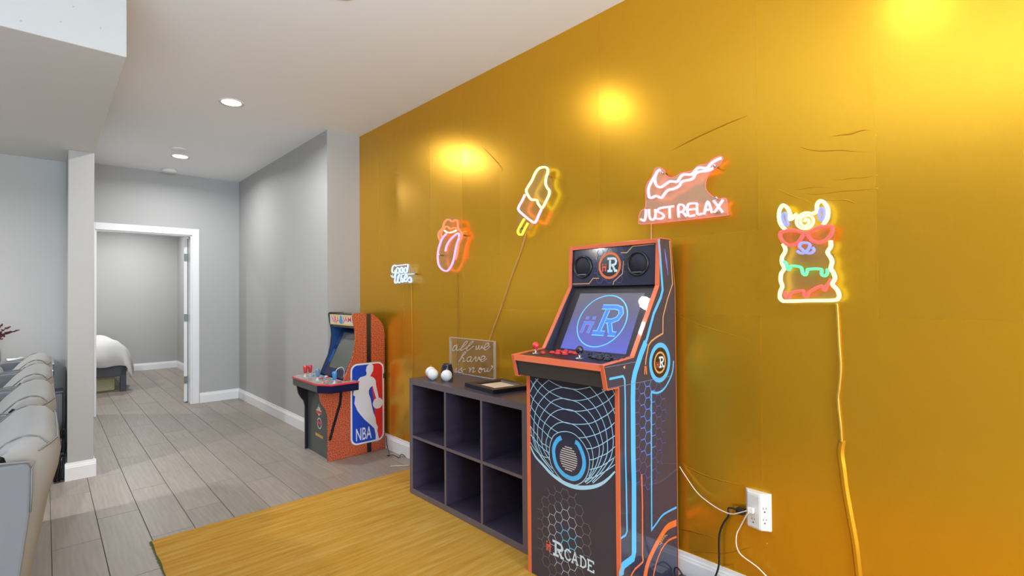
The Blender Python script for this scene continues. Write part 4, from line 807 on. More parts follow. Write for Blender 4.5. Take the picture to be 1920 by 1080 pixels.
def emb_screen(place, wk, mr, mi, gap):
    s = .138; cx, cz = sc_c[0] + .030, sc_c[1] + .002; sh_ = .10
    f = lambda L, ox, oz, k: [(cx + ox + u * k + sh_ * (oz + v * k), cz + oz + v * k) for u, v in L]
    ribbon('letter_graphic', [f(L, -.44 * s, -.58 * s, s) for L in R_STROKES], wk * s, place, M[mr], mon)
    ribbon('figure_graphic', [f(L, -.86 * s, -.52 * s, s * .70) for L in I_STROKES], wk * .66 * s, place, M[mi], mon)
emb_screen(PS_(.0003), .200, 's_cyan', 's_violet', 0)
emb_screen(PS_(.0006), .125, 's_cyan_fill', 's_dark' if 's_dark' in M else 's_cyan_fill', 0)
M['glass'] = acrylic_mat('monitor_glass', (.96, .96, .97), 0.0)
slab('glass', IX0 + .001, IX1 - .001, .002, LS - .002, -.006, -.003, M['glass'], mon)
# marquee with two speakers and a ring emblem
mq = prism('marquee_panel', [(-.160, 1.550), (-.172, 1.364), (-.160, 1.360), (-.150, 1.550)], YZ, IX0, IX1, M['cab'], cab)
def MQ(u, v, e=0.0): return (u, -.1605 - (1.550 - v) * (.0118 / .186) - e - .0004, v)
for L in M_GOLD: ribbon('line_print', [[(max(min(u, IX1 - .001), IX0 + .001), min(v, 1.549)) for u, v in L]], .0046, MQ, M['p_gold'], mq)
mc = M_RING[0]
def fadeM(m):
    return 0 if math.hypot(m[0] - mc[0], (m[1] - mc[1]) * .8) < .10 else None
hexes((mc[0], mc[1]), .0335, lambda u, v: MQ(u, v, -.0002), fadeM, ('p_hexc',), mq, (IX0 + .01, IX1 - .01), (1.368, 1.547), (.0022,))
disc('emblem_disc', mc[0], mc[1], .060, lambda u, v: MQ(u, v, .0003), M['dark_disc'], mq)
ribbon('ring_print', [circle_pts(mc[0], mc[1], .060, 48)], .0125, lambda u, v: MQ(u, v, .0006), M['p_orange'], mq)
emblem(lambda u, v: MQ(u, v, .0008), mc[0] + .006, mc[1] + .002, .060, mq)
M['speaker'] = mat('speaker_black', (22, 22, 32), .3, coat=.5)
M['speaker_mesh'] = mat('speaker_mesh', (30, 29, 46), .6)
def speaker(cx, cz):
    P0 = Vector(MQ(cx, cz)); T3 = lambda x, y, z: Vector((x, -z, y - z * .05))
    sp = lathe('speaker', [(.058, 0), (.059, .006), (.055, .011), (.0495, .009), (.0485, .004)], M['speaker'], mq, P0, 36, to3=T3)
    lathe('speaker_mesh', [(.0485, .0035), (.047, .0060), (.002, .0062)], M['speaker_mesh'], sp, P0, 32, to3=T3)
    for s_ in (1, -1):
        ribbon('speaker_tab', [[(cx - .027, cz + s_ * .039), (cx + .027, cz + s_ * .039)]], .004, lambda u, v: MQ(u, v, .0072), M['chrome' if s_ < 0 else 'p_hexc'], sp)
speaker(M_SPK[0][0], M_SPK[0][1]); speaker(M_SPK[2][0], M_SPK[2][1])
# right side artwork
SD = lambda u, v, e=0.0: (CX1 + .0005 + e, u, v)
SD2 = lambda u, v: SD(u, v, .0003); SD3 = lambda u, v: SD(u, v, .0006)
cl = lambda Ls: [[(max(-.488, min(-.044, u)), max(cb + .004, v)) for u, v in L] for L in Ls]
def fadeS(m):
    if m[1] > .955: return None
    d = math.hypot((m[0] + .278) / .14, (m[1] - .79) / .30)
    return 0 if d < .55 and abs(m[0] + .285) < .052 else 1 if d < 1.05 else None
hexes((-.2795, .852), .0487, SD, fadeS, ('p_hexb', 'p_hexc'), rsp, (-.42, -.05), (.45, .955), (.0042, .0032))
ribbon('thick_line_print', [[(u - .004, v) for u, v in S_BLUE1[0]]], .017, SD2, M['p_blue'], rsp)
ribbon('thick_line_print', cl(S_BLUE2), .033, SD3, M['p_blue'], rsp)
ribbon('thin_line_print', [[(max(-.575 if v > .95 else -.488, min(-.044, u)), v) for u, v in L] for L in S_THIN[:1]], .0095, SD2, M['p_blue'], rsp)
ribbon('thin_line_print', [smooth_line([(min(-.044, u), v, 0) for u, v in S_THIN[1][:5]], 5) + [Vector((u, v, 0)) for u, v in S_THIN[1][5:8]], smooth_line([(min(-.044, u), v, 0) for u, v in S_THIN[1][7:]], 5)], .0095, SD2, M['p_blue'], rsp)
ribbon('tan_line_print', S_GOLD[:1], .0075, SD2, M['p_gold'], rsp)
for L in S_GOLD[1:]: ribbon('plug_print', [L], .008, SD2, M['p_orange'], rsp)
ribbon('glint_print', S_PUR, lambda t: .004 + .012 * math.sin(PI * t), SD2, M['p_purple'], rsp)
ribbon('arc_print', cl(S_ORG), .030, SD2, M['p_orange'], rsp, 4); ribbon('arc_print', cl(S_ORGT), .0095, SD2, M['p_orange'], rsp, 2)
ribbon('coil_print', S_COIL, .004, SD3, M['p_gold'], rsp)
ribbon('seam', [[(max(-.5685, u), v) for u, v in S_SEAM[0]], S_SEAM[1]], .0022, lambda u, v: SD(u, v, .0008), M['p_seam'], rsp)
cc = S_CIRC[0]
ribbon('ring_print', [circle_pts(cc[0], cc[1], .0775, 48)], .021, SD3, M['p_blue'], rsp)
disc('emblem_disc', cc[0], cc[1], .067, SD2, M['dark_disc'], rsp)
ribbon('ring_print', [circle_pts(cc[0], cc[1], .0445, 40)], .0085, SD3, M['p_gold'], rsp)
emblem(SD3, cc[0] + .006, cc[1], .042, rsp)
lathe('lock_screw', [(.008, 0), (.0075, .002), (.004, .0025)], M['chrome'], rsp, (CX1, S_SCREW[0][0], S_SCREW[0][1]), 14, to3=lambda x, y, z: Vector((z, x, y)))
# ------------------------------------------------------------------ basketball arcade cabinet
def pebble_mat():
    m = mat('pebbled_ball_print', (206, 96, 58), .4, coat=.3); nt = m.node_tree; b = nt.nodes['Principled BSDF']; L = nt.links.new
    tc = nt.nodes.new('ShaderNodeTexCoord'); v = nt.nodes.new('ShaderNodeTexVoronoi'); v.voronoi_dimensions = '2D'; v.inputs['Scale'].default_value = 78; v.inputs['Randomness'].default_value = .45
    sx = nt.nodes.new('ShaderNodeSeparateXYZ'); cx_ = nt.nodes.new('ShaderNodeCombineXYZ'); L(tc.outputs['Object'], sx.inputs[0]); L(sx.outputs['Y'], cx_.inputs['X']); L(sx.outputs['Z'], cx_.inputs['Y'])
    cr = nt.nodes.new('ShaderNodeValToRGB'); cr.color_ramp.elements[0].position = .22; cr.color_ramp.elements[0].color = lin((74, 22, 22)); cr.color_ramp.elements[1].position = .33; cr.color_ramp.elements[1].color = lin((208, 100, 62))
    n = nt.nodes.new('ShaderNodeTexNoise'); n.inputs['Scale'].default_value = 7
    mx = nt.nodes.new('ShaderNodeMix'); mx.data_type = 'RGBA'; mx.blend_type = 'MULTIPLY'; mx.inputs[0].default_value = .35
    L(cx_.outputs[0], v.inputs['Vector']); L(v.outputs['Distance'], cr.inputs[0]); L(tc.outputs['Object'], n.inputs['Vector'])
    L(cr.outputs[0], mx.inputs[6]); L(n.outputs['Color'], mx.inputs[7]); L(cr.outputs[0], b.inputs['Base Color'])
    return m
M['pebble'] = pebble_mat()
M['nb_black'] = mat('arcade_black', (18, 20, 34), .3, coat=.4)
M['nb_navy'] = mat('arcade_navy', (16, 22, 66), .3, coat=.4)
M['nb_grey'] = mat('arcade_front_grey', (70, 78, 76), .35, coat=.3)
M['nb_white'] = mat('logo_white', (226, 232, 244), .35)
M['nb_blue'] = mat('logo_blue', (16, 70, 196), .35)
M['nb_red'] = mat('logo_red', (224, 42, 48), .35)
M['nb_bluein'] = mat('arcade_inner_blue', (20, 74, 140), .35, noise=(3, .35, (1, 2, 1)))
M['nb_trim'] = mat('deck_red_trim', (222, 66, 78), .35)
M['nb_deck'] = mat('deck_grey_green', (150, 156, 148), .25, coat=.5, noise=(9, .12, (1, 1, 1)))
M['nb_screen'] = mat('dark_monitor', (96, 100, 92), .12, coat=1.0)
M['nb_yellow'] = mat('marquee_yellow', (222, 196, 110), .4)
M['nb_cream'] = mat('marquee_cream', (218, 214, 200), .4)
M['nb_teal'] = mat('marquee_teal', (66, 150, 196), .4)
NX0, NX1 = -4.437, -3.945
nb = thing('basketball_arcade', 'short basketball arcade cabinet with orange pebbled sides in the wall corner', 'arcade machine', ((NX0 + NX1) / 2, -.27, 0))
def arc(c, r, a0, a1, n=7): return [(c[0] + r * math.cos(math.radians(a0 + (a1 - a0) * k / n)), c[1] + r * math.sin(math.radians(a0 + (a1 - a0) * k / n))) for k in range(n + 1)]
NSIDE = [(-.018, .0006), (-.018, .87), (-.018, .985), (-.025, 1.045), (-.045, 1.09), (-.078, 1.13), (-.125, 1.163), (-.18, 1.176), (-.300, 1.179), (-.311, 1.165), (-.303, 1.10), (-.288, 1.03), (-.284, .975), (-.295, .88), (-.315, .80), (-.340, .745), (-.386, .640), (-.386, .560),
         (-.593, .560), (-.578, .485), (-.556, .445), (-.535, .418), (-.523, .370), (-.522, .0006)]
def nside(x0, x1, m): return prism('side_panel', NSIDE, YZ, x0, x1, m, nb)
lsp = nside(NX0, NX0 + .016, M['nb_black']); nsp = nside(NX1 - .016, NX1, M['pebble'])
ND = lambda u, v, e=0.0: (NX1 + .0005 + e, u, v)
ND1 = lambda u, v: ND(u, v, .0003); ND2 = lambda u, v: ND(u, v, .0006); ND3 = lambda u, v: ND(u, v, .0009); ND4 = lambda u, v: ND(u, v, .0012)
ribbon('black_band', [[(u, min(v, .559)) for u, v in N_BAND[0]]], .024, ND, M['nb_black'], nsp, 4)
for L in ([(-.166, 1.173), (-.166, .70)], [(-.166, .10), (-.166, .002)]): ribbon('black_band', [L], .040, ND, M['nb_black'], nsp)
box('side_notch', (NX1 + .0003, -.034, .61), (NX1 + .0012, -.019, .65), M['nb_black'], nsp)
def rrect(y0, y1, z0, z1, r): return arc((y1 - r, z1 - r), r, 0, 90) + arc((y0 + r, z1 - r), r, 90, 180) + arc((y0 + r, z0 + r), r, 180, 270) + arc((y1 - r, z0 + r), r, 270, 360)
ly0, ly1, lz0, lz1 = -.331, -.028, .083, .757
flat('logo_border', rrect(ly0, ly1, lz0, lz1, .060), ND1, M['nb_white'], nsp)
inn = rrect(ly0 + .014, ly1 - .014, lz0 + .014, lz1 - .014, .047)
def clip_half(P, f):
    out = []
    for i in range(len(P)):
        a, b = P[i], P[(i + 1) % len(P)]; fa, fb = f(a), f(b)
        if fa >= 0: out.append(a)
        if fa * fb < 0: t = fa / (fa - fb); out.append(lerp2(a, b, t))
    return out
sa, sbm = N_SIL[0], N_SIL[26 if len(N_SIL) > 26 else -1]
dline = lambda p: (p[0] - (-.163)) - (p[1] - .75) / (.10 - .75) * (.075)
flat('logo_blue_field', clip_half(inn, lambda p: -dline(p)), ND2, M['nb_blue'], nsp)
flat('logo_red_field', clip_half(inn, dline), ND2, M['nb_red'], nsp)
flat('logo_player', N_SIL, ND3, M['nb_white'], nsp)
disc('logo_ball', N_BALL[0][0] + .002, N_BALL[0][1], .0465, ND4, M['nb_white'], nsp)
text_fit('logo_lettering', 'NBA', N_TXT[0][0], N_TXT[0][1], N_TXT[2][0] + .004, N_TXT[1][1], ND4, M['nb_white'], nsp, .01)
nx0, nx1 = NX0 + .0165, NX1 - .0165
nf = box('front_panel', (nx0, -.497, .001), (nx1, -.484, .572), M['nb_grey'], nb)
NF = lambda u, v, e=0.0: (u, -.4975 - e, v)
fcx = -4.187
flat('flame_emblem', [(fcx - .055, .345), (fcx - .05, .375), (fcx - .03, .37), (fcx - .022, .40), (fcx - .008, .385), (fcx, .425), (fcx + .012, .39), (fcx + .028, .40), (fcx + .034, .37), (fcx + .055, .375), (fcx + .06, .345), (fcx + .02, .335), (fcx + .004, .318), (fcx - .014, .335)], NF, M['nb_cream'], nf)
ribbon('flame_lettering', [[(fcx - .06, .352), (fcx + .064, .352)]], .022, lambda u, v: NF(u, v, .0003), M['nb_trim'], nf)
ribbon('ring_emblem', [circle_pts(fcx + .012, .262, .042, 24)], .010, NF, M['nb_cream'], nf)
ribbon('ring_lettering', [[(fcx - .042, .272), (fcx + .066, .262)]], .020, lambda u, v: NF(u, v, .0003), M['nb_trim'], nf)
flat('maker_plate', [(fcx - .075, .172), (fcx + .085, .168), (fcx + .085, .145), (fcx - .075, .148)], NF, mat('maker_yellow', (206, 164, 84), .5), nf)
box('back_panel', (nx0, -.036, .001), (nx1, -.026, .97), M['nb_black'], nb)
box('top_panel', (nx0, -.296, 1.160), (nx1, -.14, 1.172), M['nb_black'], nb)
# marquee
nm = prism('marquee_panel', [(-.303, 1.160), (-.297, 1.070), (-.287, 1.070), (-.293, 1.160)], YZ, nx0 + .002, nx1 - .001, M['nb_cream'], nb)
NM = lambda u, v, e=0.0: (u, -.2975 - (v - 1.070) * .0667 - e - .0003, v)
for z in (1.078, 1.152): ribbon('marquee_border', [[(nx0 + .012, z), (nx1 - .010, z)]], .012, NM, M['nb_yellow'], nm)
text_fit('marquee_lettering', 'NBA', nx0 + .040, 1.089, nx0 + .195, 1.144, NM, M['nb_trim'], nm, .004)
text_fit('marquee_lettering', 'JAM', nx1 - .195, 1.089, nx1 - .030, 1.144, NM, M['nb_trim'], nm, .004)
flat('marquee_emblem', [(-4.215, 1.082), (-4.225, 1.112), (-4.212, 1.128), (-4.204, 1.150), (-4.188, 1.156), (-4.174, 1.150), (-4.168, 1.126), (-4.158, 1.112), (-4.168, 1.082)], lambda u, v: NM(u, v, .0004), M['nb_teal'], nm)
# inner cheek art, recessed monitor and sloped bezel
prism('cheek_art', [(y, z) for y, z in [(-.293, 1.065), (-.281, 1.02), (-.277, .975), (-.288, .88), (-.308, .80), (-.333, .745), (-.376, .642), (-.12, .642), (-.12, 1.065)]], YZ, nx0, nx0 + .0035, M['nb_bluein'], lsp)
mo = prism('monitor_bezel', [(-.375, .634), (-.175, 1.06), (-.163, 1.06), (-.363, .634)], YZ, nx0 + .004, nx1 - .001, M['nb_navy'], nb)
def NS(u, s, e): # on the raked bezel, s from bottom
    d = Vector((.200, .426)).normalized(); p = Vector((-.375, .634)) + d * s + Vector((-d.y, d.x)) * e
    return (u, p.x, p.y)
def nslab(nm_, u0, u1, s0, s1, e0, e1, m, par):
    V = [NS(u, s, e) for e in (e0, e1) for u, s in ((u0, s0), (u1, s0), (u1, s1), (u0, s1))]
    return mesh_obj(nm_, V, [(3, 2, 1, 0), (4, 5, 6, 7), (0, 1, 5, 4), (1, 2, 6, 5), (2, 3, 7, 6), (3, 0, 4, 7)], m, par)
nslab('screen', nx0 + .085, nx1 - .035, .075, .40, .0004, .002, M['nb_screen'], mo)
for i, (a, b) in enumerate(((.02, .11), (.14, .19))):
    nslab('bezel_art', nx0 + .02, nx0 + .068, a + .1, b + .17, .0004, .0012, M['nb_bluein'], mo)
box('speaker_soffit', (nx0 + .004, -.285, 1.05), (nx1 - .001, -.165, 1.066), M['nb_black'], nb)
# control deck, wider than the body with clipped corners
DK = [(-4.562, -.310), (-4.562, -.535), (-4.470, -.612), (-3.940, -.612), (-3.832, -.540), (-3.832, -.310), (-3.928, -.310), (-3.928, -.392), (-4.452, -.392), (-4.452, -.310)]
dk2 = prism('control_deck', DK, XY, .622, .631, M['nb_deck'], nb)
def wall_strip(nm_, pts, z0, z1, m, off, par):
    V, F = [], []
    for i, (x, y) in enumerate(pts):
        a = Vector(pts[max(i - 1, 0)]); c = Vector(pts[min(i + 1, len(pts) - 1)]); t = (c - a).normalized(); n_ = Vector((t.y, -t.x))
        n_ = n_ if n_.dot(Vector((x + 4.197, y + .40))) > 0 else -n_
        V += [(x, y, z0), (x + n_.x * off, y + n_.y * off, z0), (x + n_.x * off, y + n_.y * off, z1), (x, y, z1)]
    for i in range(len(pts) - 1):
        a = 4 * i
        for k in range(4): F.append((a + k, a + (k + 1) % 4, a + 4 + (k + 1) % 4, a + 4 + k))
    F += [(0, 1, 2, 3), tuple(len(V) - 4 + k for k in (3, 2, 1, 0))]
    return mesh_obj(nm_, V, F, m, par)
wall_strip('deck_trim', DK[:6], .620, .633, M['nb_trim'], .004, dk2)
INN = [(-4.556, -.312), (-4.556, -.532), (-4.468, -.606), (-3.942, -.606), (-3.838, -.537), (-3.838, -.312)]
wall_strip('deck_fascia', INN[:3], .566, .6205, M['nb_grey'], .003, dk2); wall_strip('deck_fascia', INN[2:4], .566, .6205, M['nb_grey'], .003, dk2); wall_strip('deck_fascia', INN[3:], .566, .6205, M['nb_navy'], .003, dk2)
prism('deck_base', INN + [(-3.928, -.312), (-3.928, -.387), (-4.452, -.387), (-4.452, -.312)], XY, .560, .566, M['nb_black'], dk2)
M['b_red'] = mat('stick_red', (206, 52, 62), .3, coat=.4); M['b_blue'] = mat('stick_blue', (66, 148, 214), .3, coat=.4); M['b_clear'] = mat('button_white', (226, 220, 214), .3); M['b_steel'] = mat('stick_steel_blue', (104, 136, 176), .3, coat=.4); M['b_orange'] = mat('button_orange', (228, 140, 96), .3)
def bat(x, y, m):
    j = lathe('joystick', [(.017, 0), (.017, .002), (.006, .005), (.006, .026)], M['b_clear'], dk2, (x, y, .6308), 14)
    lathe('bat_top', [(.008, .024), (.0155, .034), (.0165, .055), (.0195, .078), (.017, .089), (.004, .094)], M[m], j, (x, y, .6308), 16)
bat(-4.415, -.522, 'b_red'); bat(-4.424, -.478, 'b_red'); bat(-4.140, -.525, 'b_steel'); bat(-3.893, -.488, 'b_blue')
for x, y, m in ((-4.352, -.44, 'b_orange'), (-4.255, -.405, 'b_clear'), (-4.21, -.41, 'b_red'), (-4.32, -.42, 'b_blue'), (-4.194, -.476, 'b_red'), (-4.093, -.48, 'b_blue'), (-3.966, -.422, 'b_red'), (-3.935, -.43, 'b_blue'), (-3.963, -.556, 'b_orange'), (-4.38, -.472, 'b_blue'), (-4.06, -.43, 'b_steel'), (-4.02, -.50, 'b_orange'), (-3.90, -.44, 'b_red')):
    lathe('button', [(.014, 0), (.014, .004), (.011, .008), (.003, .0095)], M[m], dk2, (x, y, .6308), 14)
tube('white_loop', [[(-4.0, -.436, .633), (-4.0, -.434, .70), (-4.0, -.410, .728), (-4.0, -.378, .735), (-4.0, -.362, .712), (-4.0, -.36, .68), (-4.0, -.37, .636)]], .0022, M['white_plastic'], dk2, 6)  # thin white loop standing on the deck

# ------------------------------------------------------------------ neon signs on the gold wall
def neon(name, shown, rgb_lin, strength):
    m = bpy.data.materials.new(name); m.use_nodes = True; b = m.node_tree.nodes['Principled BSDF']
    b.inputs['Base Color'].default_value = tuple(.25 * c for c in rgb_lin) + (1,); b.inputs['Emission Color'].default_value = (*rgb_lin, 1); b.inputs['Emission Strength'].default_value = strength
    return m
N_ = {'white': neon('neon_warm_white', 0, (1, .92, .55), 1.6), 'lemon': neon('neon_lemon_white', 0, (.85, 1.0, .38), 1.75), 'pink': neon('neon_pink', 0, (1, .36, .52), 2.3), 'hot': neon('neon_hot_pink', 0, (1, .27, .62), 2.2),
      'orange': neon('neon_orange_red', 0, (1, .16, .07), 2.0), 'yellow': neon('neon_yellow', 0, (1, .86, .05), 1.3), 'ice': neon('neon_ice_blue', 0, (.40, .54, 1), 1.6),
      'blue': neon('neon_blue', 0, (.24, .27, 1), 1.5), 'green': neon('neon_green', 0, (.16, .84, .40), 1.15), 'red': neon('neon_red', 0, (1, .11, .09), 1.35), 'rose': neon('neon_rose', 0, (1, .38, .48), 2.2)}
NY = -.045
def wl(Ls, y=NY): return [[(u, y, v) for u, v in L] for L in Ls]
def hull(P, grow):
    P = sorted(set((round(a, 4), round(b, 4)) for a, b in P)); cr = lambda o, a, b: (a[0] - o[0]) * (b[1] - o[1]) - (a[1] - o[1]) * (b[0] - o[0])
    def half(Q):
        h = []
        for p in Q:
            while len(h) > 1 and cr(h[-2], h[-1], p) <= 0: h.pop()
            h.append(p)
        return h[:-1]
    H = half(P) + half(P[::-1]); c = (sum(p[0] for p in H) / len(H), sum(p[1] for p in H) / len(H))
    out = []
    for p in H:
        d = Vector((p[0] - c[0], p[1] - c[1])); out.append((p[0] + d.normalized().x * grow, p[1] + d.normalized().y * grow))
    return out
def flex(name, L, r, m, parent):
    """silicone neon strip: a rounded bar standing on the acrylic, w wide and 14 mm deep"""
    P = smooth_line([(u, v, 0) for u, v in L], 4); q = [P[0]]
    for p in P[1:]:
        if (p - q[-1]).length > 1e-5: q.append(p)
    P = q; n = len(P); V, F = [], []
    closed = (P[0] - P[-1]).length < 1e-4
    sec = [(-1, -.0386), (-1, -.0485), (-.6, -.0515), (0, -.0526), (.6, -.0515), (1, -.0485), (1, -.0386)]; k = len(sec)
    for i, p in enumerate(P):
        a = P[i - 1] if i else (P[-2] if closed else p); c = P[i + 1] if i < n - 1 else (P[1] if closed else p)
        t = (c - a).normalized(); nn = Vector((-t.y, t.x, 0))
        for s, y in sec: V.append((p.x + nn.x * s * r, y, p.y + nn.y * s * r))
    for i in range(n - 1):
        for j in range(k): F.append((i * k + j, i * k + (j + 1) % k, (i + 1) * k + (j + 1) % k, (i + 1) * k + j))
    F += [tuple(range(k))[::-1], tuple(range((n - 1) * k, n * k))]
    return mesh_obj(name, V, F, m, parent, True)
def sign(name, text, parts, r, outline=None, backing=True, standoffs=None):
    allp = [p for Ls, *_ in parts for L in Ls for p in L]
    cx = sum(p[0] for p in allp) / len(allp); zz = min(p[1] for p in allp)
    t = thing(name, text, 'neon sign', (cx, -.02, zz))
    for Ls, m, nm, *wr in parts:
        for L in Ls: flex(nm, L, wr[0] if wr else r, N_[m], t)
    H = outline or hull(allp, .018)
    if backing:
        prism('acrylic_backing', H, XZ, -.0385, -.0345, M['acrylic'], t)
    for u, v in (standoffs or [H[0], H[len(H) // 2]]):
        c = lerp2((u, v), (cx, sum(p[1] for p in allp) / len(allp)), .18)
        lathe('standoff', [(.006, 0), (.006, .034), (.0075, .0345), (.0075, .044), (.003, .0455)], M['chrome'], t, (c[0], -.0012, c[1]), 12, to3=lambda x, y, z: Vector((x, -z, y)))
    return t
s_gv = sign('script_neon_sign', 'small ice-blue neon sign lettered good vibes, lowest and leftmost on gold wall', [(GV, 'ice', 'neon_tube')], .0034)
s_tg = sign('tongue_neon_sign', 'neon sign of orange lips with pink tongue sticking out on gold wall', [(TG['lip'], 'orange', 'lip_tube'), (TG['teeth'], 'white', 'teeth_tube'), (TG['tongue'], 'hot', 'tongue_tube')], .0042)
s_ps = sign('popsicle_neon_sign', 'neon sign of a bitten popsicle in white and pink with yellow stick', [(PS['top'], 'lemon', 'ice_tube'), (PS['bottom'], 'pink', 'ice_tube'), (PS['stick'], 'yellow', 'stick_tube')], .0056)
M['acrylic_pink'] = acrylic_mat('lit_acrylic', (.97, .95, .95), .12)
def just_relax():
    o = smooth_line([(u, v, 0) for u, v in JR['outline'][0]], 3)
    o = [(p.x, p.y) for p in o][:-1]
    t = sign('just_relax_neon_sign', 'pink neon sign with dripping tick mark over the words just relax', [(JR['wave'], 'rose', 'wave_tube'), (JR['text'], 'rose', 'letter_tube', .0042)], .0050, outline=o, backing=False, standoffs=[JR['outline'][0][17], JR['outline'][0][24], JR['outline'][0][6], JR['outline'][0][27]])
    prism('acrylic_backing', o, XZ, -.0385, -.0345, M['acrylic_pink'], t)
    m = neon('acrylic_lit_edge', 0, (1, .20, .22), .8)  # rim glows by itself, standing in for guided tube light
    tube('lit_edge', [[(u, -.0365, v) for u, v in o + o[:1]]], .0022, m, t, 5, 1)
    return t
s_jr = just_relax()
_e = LL['ears']; _g = LL['glasses']
LLO = LL['body'][0] + [_g[1][5], _g[1][4]] + _e[1][::-1][:7] + [LL['curl'][0][1]] + _e[0][1:9][::-1] + [_g[0][4], _g[0][5]]
_c = (sum(p[0] for p in LLO) / len(LLO), sum(p[1] for p in LLO) / len(LLO))
LLO = [(p[0] + (.012 if p[0] > _c[0] else -.012), p[1] + (.012 if p[1] > 1.62 else -.012 if p[1] < 1.32 else 0)) for p in LLO]
s_ll = sign('llama_neon_sign', 'neon sign of a shaggy llama wearing red cat-eye sunglasses', [(LL['ears'], 'lemon', 'ear_tube'), (LL['curl'], 'lemon', 'curl_tube', .0042), (LL['inner'], 'blue', 'inner_ear_tube', .0040), (LL['glasses'], 'red', 'sunglasses_tube'), (LL['nose'], 'blue', 'muzzle_tube', .0046), (LL['body'], 'lemon', 'fleece_tube'), (LL['green'], 'green', 'garland_tube', .0052), (LL['red'], 'red', 'garland_tube', .0052)], .0062, outline=LLO)

# cords hanging from the signs and along the wall
M['cord_gold'] = mat('gold_taped_cord', (206, 160, 60), .4, .5); M['cord_pink'] = mat('clear_pink_cord', (216, 170, 130), .4); M['cord_white'] = mat('white_cord', (240, 228, 214), .4); M['cord_black'] = mat('black_cord', (30, 30, 34), .5); M['cord_dark'] = mat('bronze_cord', (150, 106, 40), .4)
def cord(name, sg, P, r, m, y=None, sm=5):
    Q = [(u, y if y is not None else -.008, v) for u, v in P]
    return tube(name, [Q], r, M[m], sg, 7, sm)
z0 = cord('power_cord', s_ll, CORD_LL, .0062, 'cord_gold', y=-.0085)
def tape():
    L = smooth_line([(u, v, 0) for u, v in CORD_LL2], 5); V, F = [], []
    for i, p in enumerate(L):
        h = .0125
        V += [(p.x - h, -.0006, p.y), (p.x - .0045, -.0125, p.y), (p.x + .0045, -.0125, p.y), (p.x + h, -.0006, p.y)]
    for i in range(len(L) - 1):
        a = 4 * i
        for k in range(4): F.append((a + k, a + (k + 1) % 4, a + 4 + (k + 1) % 4, a + 4 + k))
    F += [(0, 1, 2, 3), tuple(len(V) - 4 + k for k in (3, 2, 1, 0))]
    o = mesh_obj('cord_cover', V, F, M['gold'], None, False, (L[-1].x, 0, L[-1].y)); label(o, 'strip of gold foil taped over the lower llama cord', 'cord cover')
tape()
cord('power_cord', s_ps, [(u, v) for u, v in CORD_PS], .0024, 'cord_pink')
cord('power_cord', s_tg, CORD_TG, .0020, 'cord_dark')
cord('power_cord', s_gv, CORD_GV, .0022, 'cord_gold')
cord('power_cord', s_jr, CORD_JR, .0022, 'cord_pink')
# outlet adapter
ol = thing('wall_outlet', 'white six-socket outlet adapter on the gold wall right of the cabinet', 'outlet', (-.845, 0, .43))
prof = [(-.893, -.001), (-.880, -.024), (-.874, -.030), (-.826, -.040), (-.818, -.039), (-.796, -.018), (-.790, -.001)]
V, F = [], []
zs = [(.352, 1.0), (.358, 1.0), (.49, 1.0), (.4965, .93), (.5005, .70)]
zs = [(.3475, .55), (.352, .9), (.359, 1.0), (.488, 1.0), (.495, .94), (.4995, .66)]
for z, s in zs:
    for x, y in prof: V.append((x, y * s, z))
n = len(prof)
for i in range(len(zs) - 1):
    for k in range(n - 1): F.append((i * n + k, i * n + k + 1, (i + 1) * n + k + 1, (i + 1) * n + k))
    F.append((i * n + n - 1, i * n, (i + 1) * n, (i + 1) * n + n - 1))
F += [tuple(range(n))[::-1], tuple(range((len(zs) - 1) * n, len(zs) * n))]
mesh_obj('body', V, F, M['white_plastic'], ol)
def socket(P, t, nn, z):
    bm = bmesh.new()
    for du, dv, w_, h_ in ((-.006, .006, .0018, .008), (.006, .006, .0018, .007), (0, -.008, .005, .005)):
        c = Vector((P[0], P[1], z + dv)) + Vector((t[0], t[1], 0)) * du; tt = Vector((t[0], t[1], 0)); nv = Vector((nn[0], nn[1], 0))
        vs = [bm.verts.new(c + tt * a * w_ / 2 + Vector((0, 0, b * h_ / 2)) + nv * e) for e in (.0004, .0011) for a, b in ((-1, -1), (1, -1), (1, 1), (-1, 1))]
        for f in ((0, 1, 2, 3), (4, 5, 6, 7), (0, 1, 5, 4), (1, 2, 6, 5), (2, 3, 7, 6), (3, 0, 4, 7)): bm.faces.new([vs[i] for i in f])
    bm_obj('socket', bm, M['gap'], ol)
t1_ = Vector((.048, -.010)).normalized(); n1_ = Vector((t1_.y, -t1_.x)); t2_ = Vector((.022, .021)).normalized(); n2_ = Vector((t2_.y, -t2_.x))
for z in (.385, ): socket((-.850, -.035), t1_, n1_, z)
for z in (.438, .392): socket((-.807, -.0285), t2_, n2_, z)
# plugs and wires
pl = thing('white_plug_lead', 'white lead drooping from the cabinet to the outlet adapter', 'cord', (-.86, -.05, .42))
box('plug', (-.866, -.056, .418), (-.842, -.0385, .440), M['white_plastic'], pl, .003)
tube('lead', [[(u, -.012 - .042 * min(1, max(0, (u + 1.24) / .36)), v) for u, v in WIRE1[1:-1]] + [(-.858, -.058, .431)]], .0024, M['cord_white'], pl, 7)
p2 = thing('white_charger_lead', 'cream lead dropping from the outlet adapter to the floor', 'cord', (-.86, -.05, .12))
tube('lead', [[(-.857, -.062, .421), (-.868, -.058, .408)] + [(u, -.030, v) for u, v in WIRE2[2:]] + [(WIRE2[-1][0] + .05, -.05, .12)]], .0027, M['cord_white'], p2, 7)
p3 = thing('black_plug_lead', 'black lead with a moulded plug curving down from the outlet adapter', 'cord', (-.93, -.03, .1))
box('plug', (-.925, -.034, .388), (-.8905, -.008, .412), M['cord_black'], p3, .005)
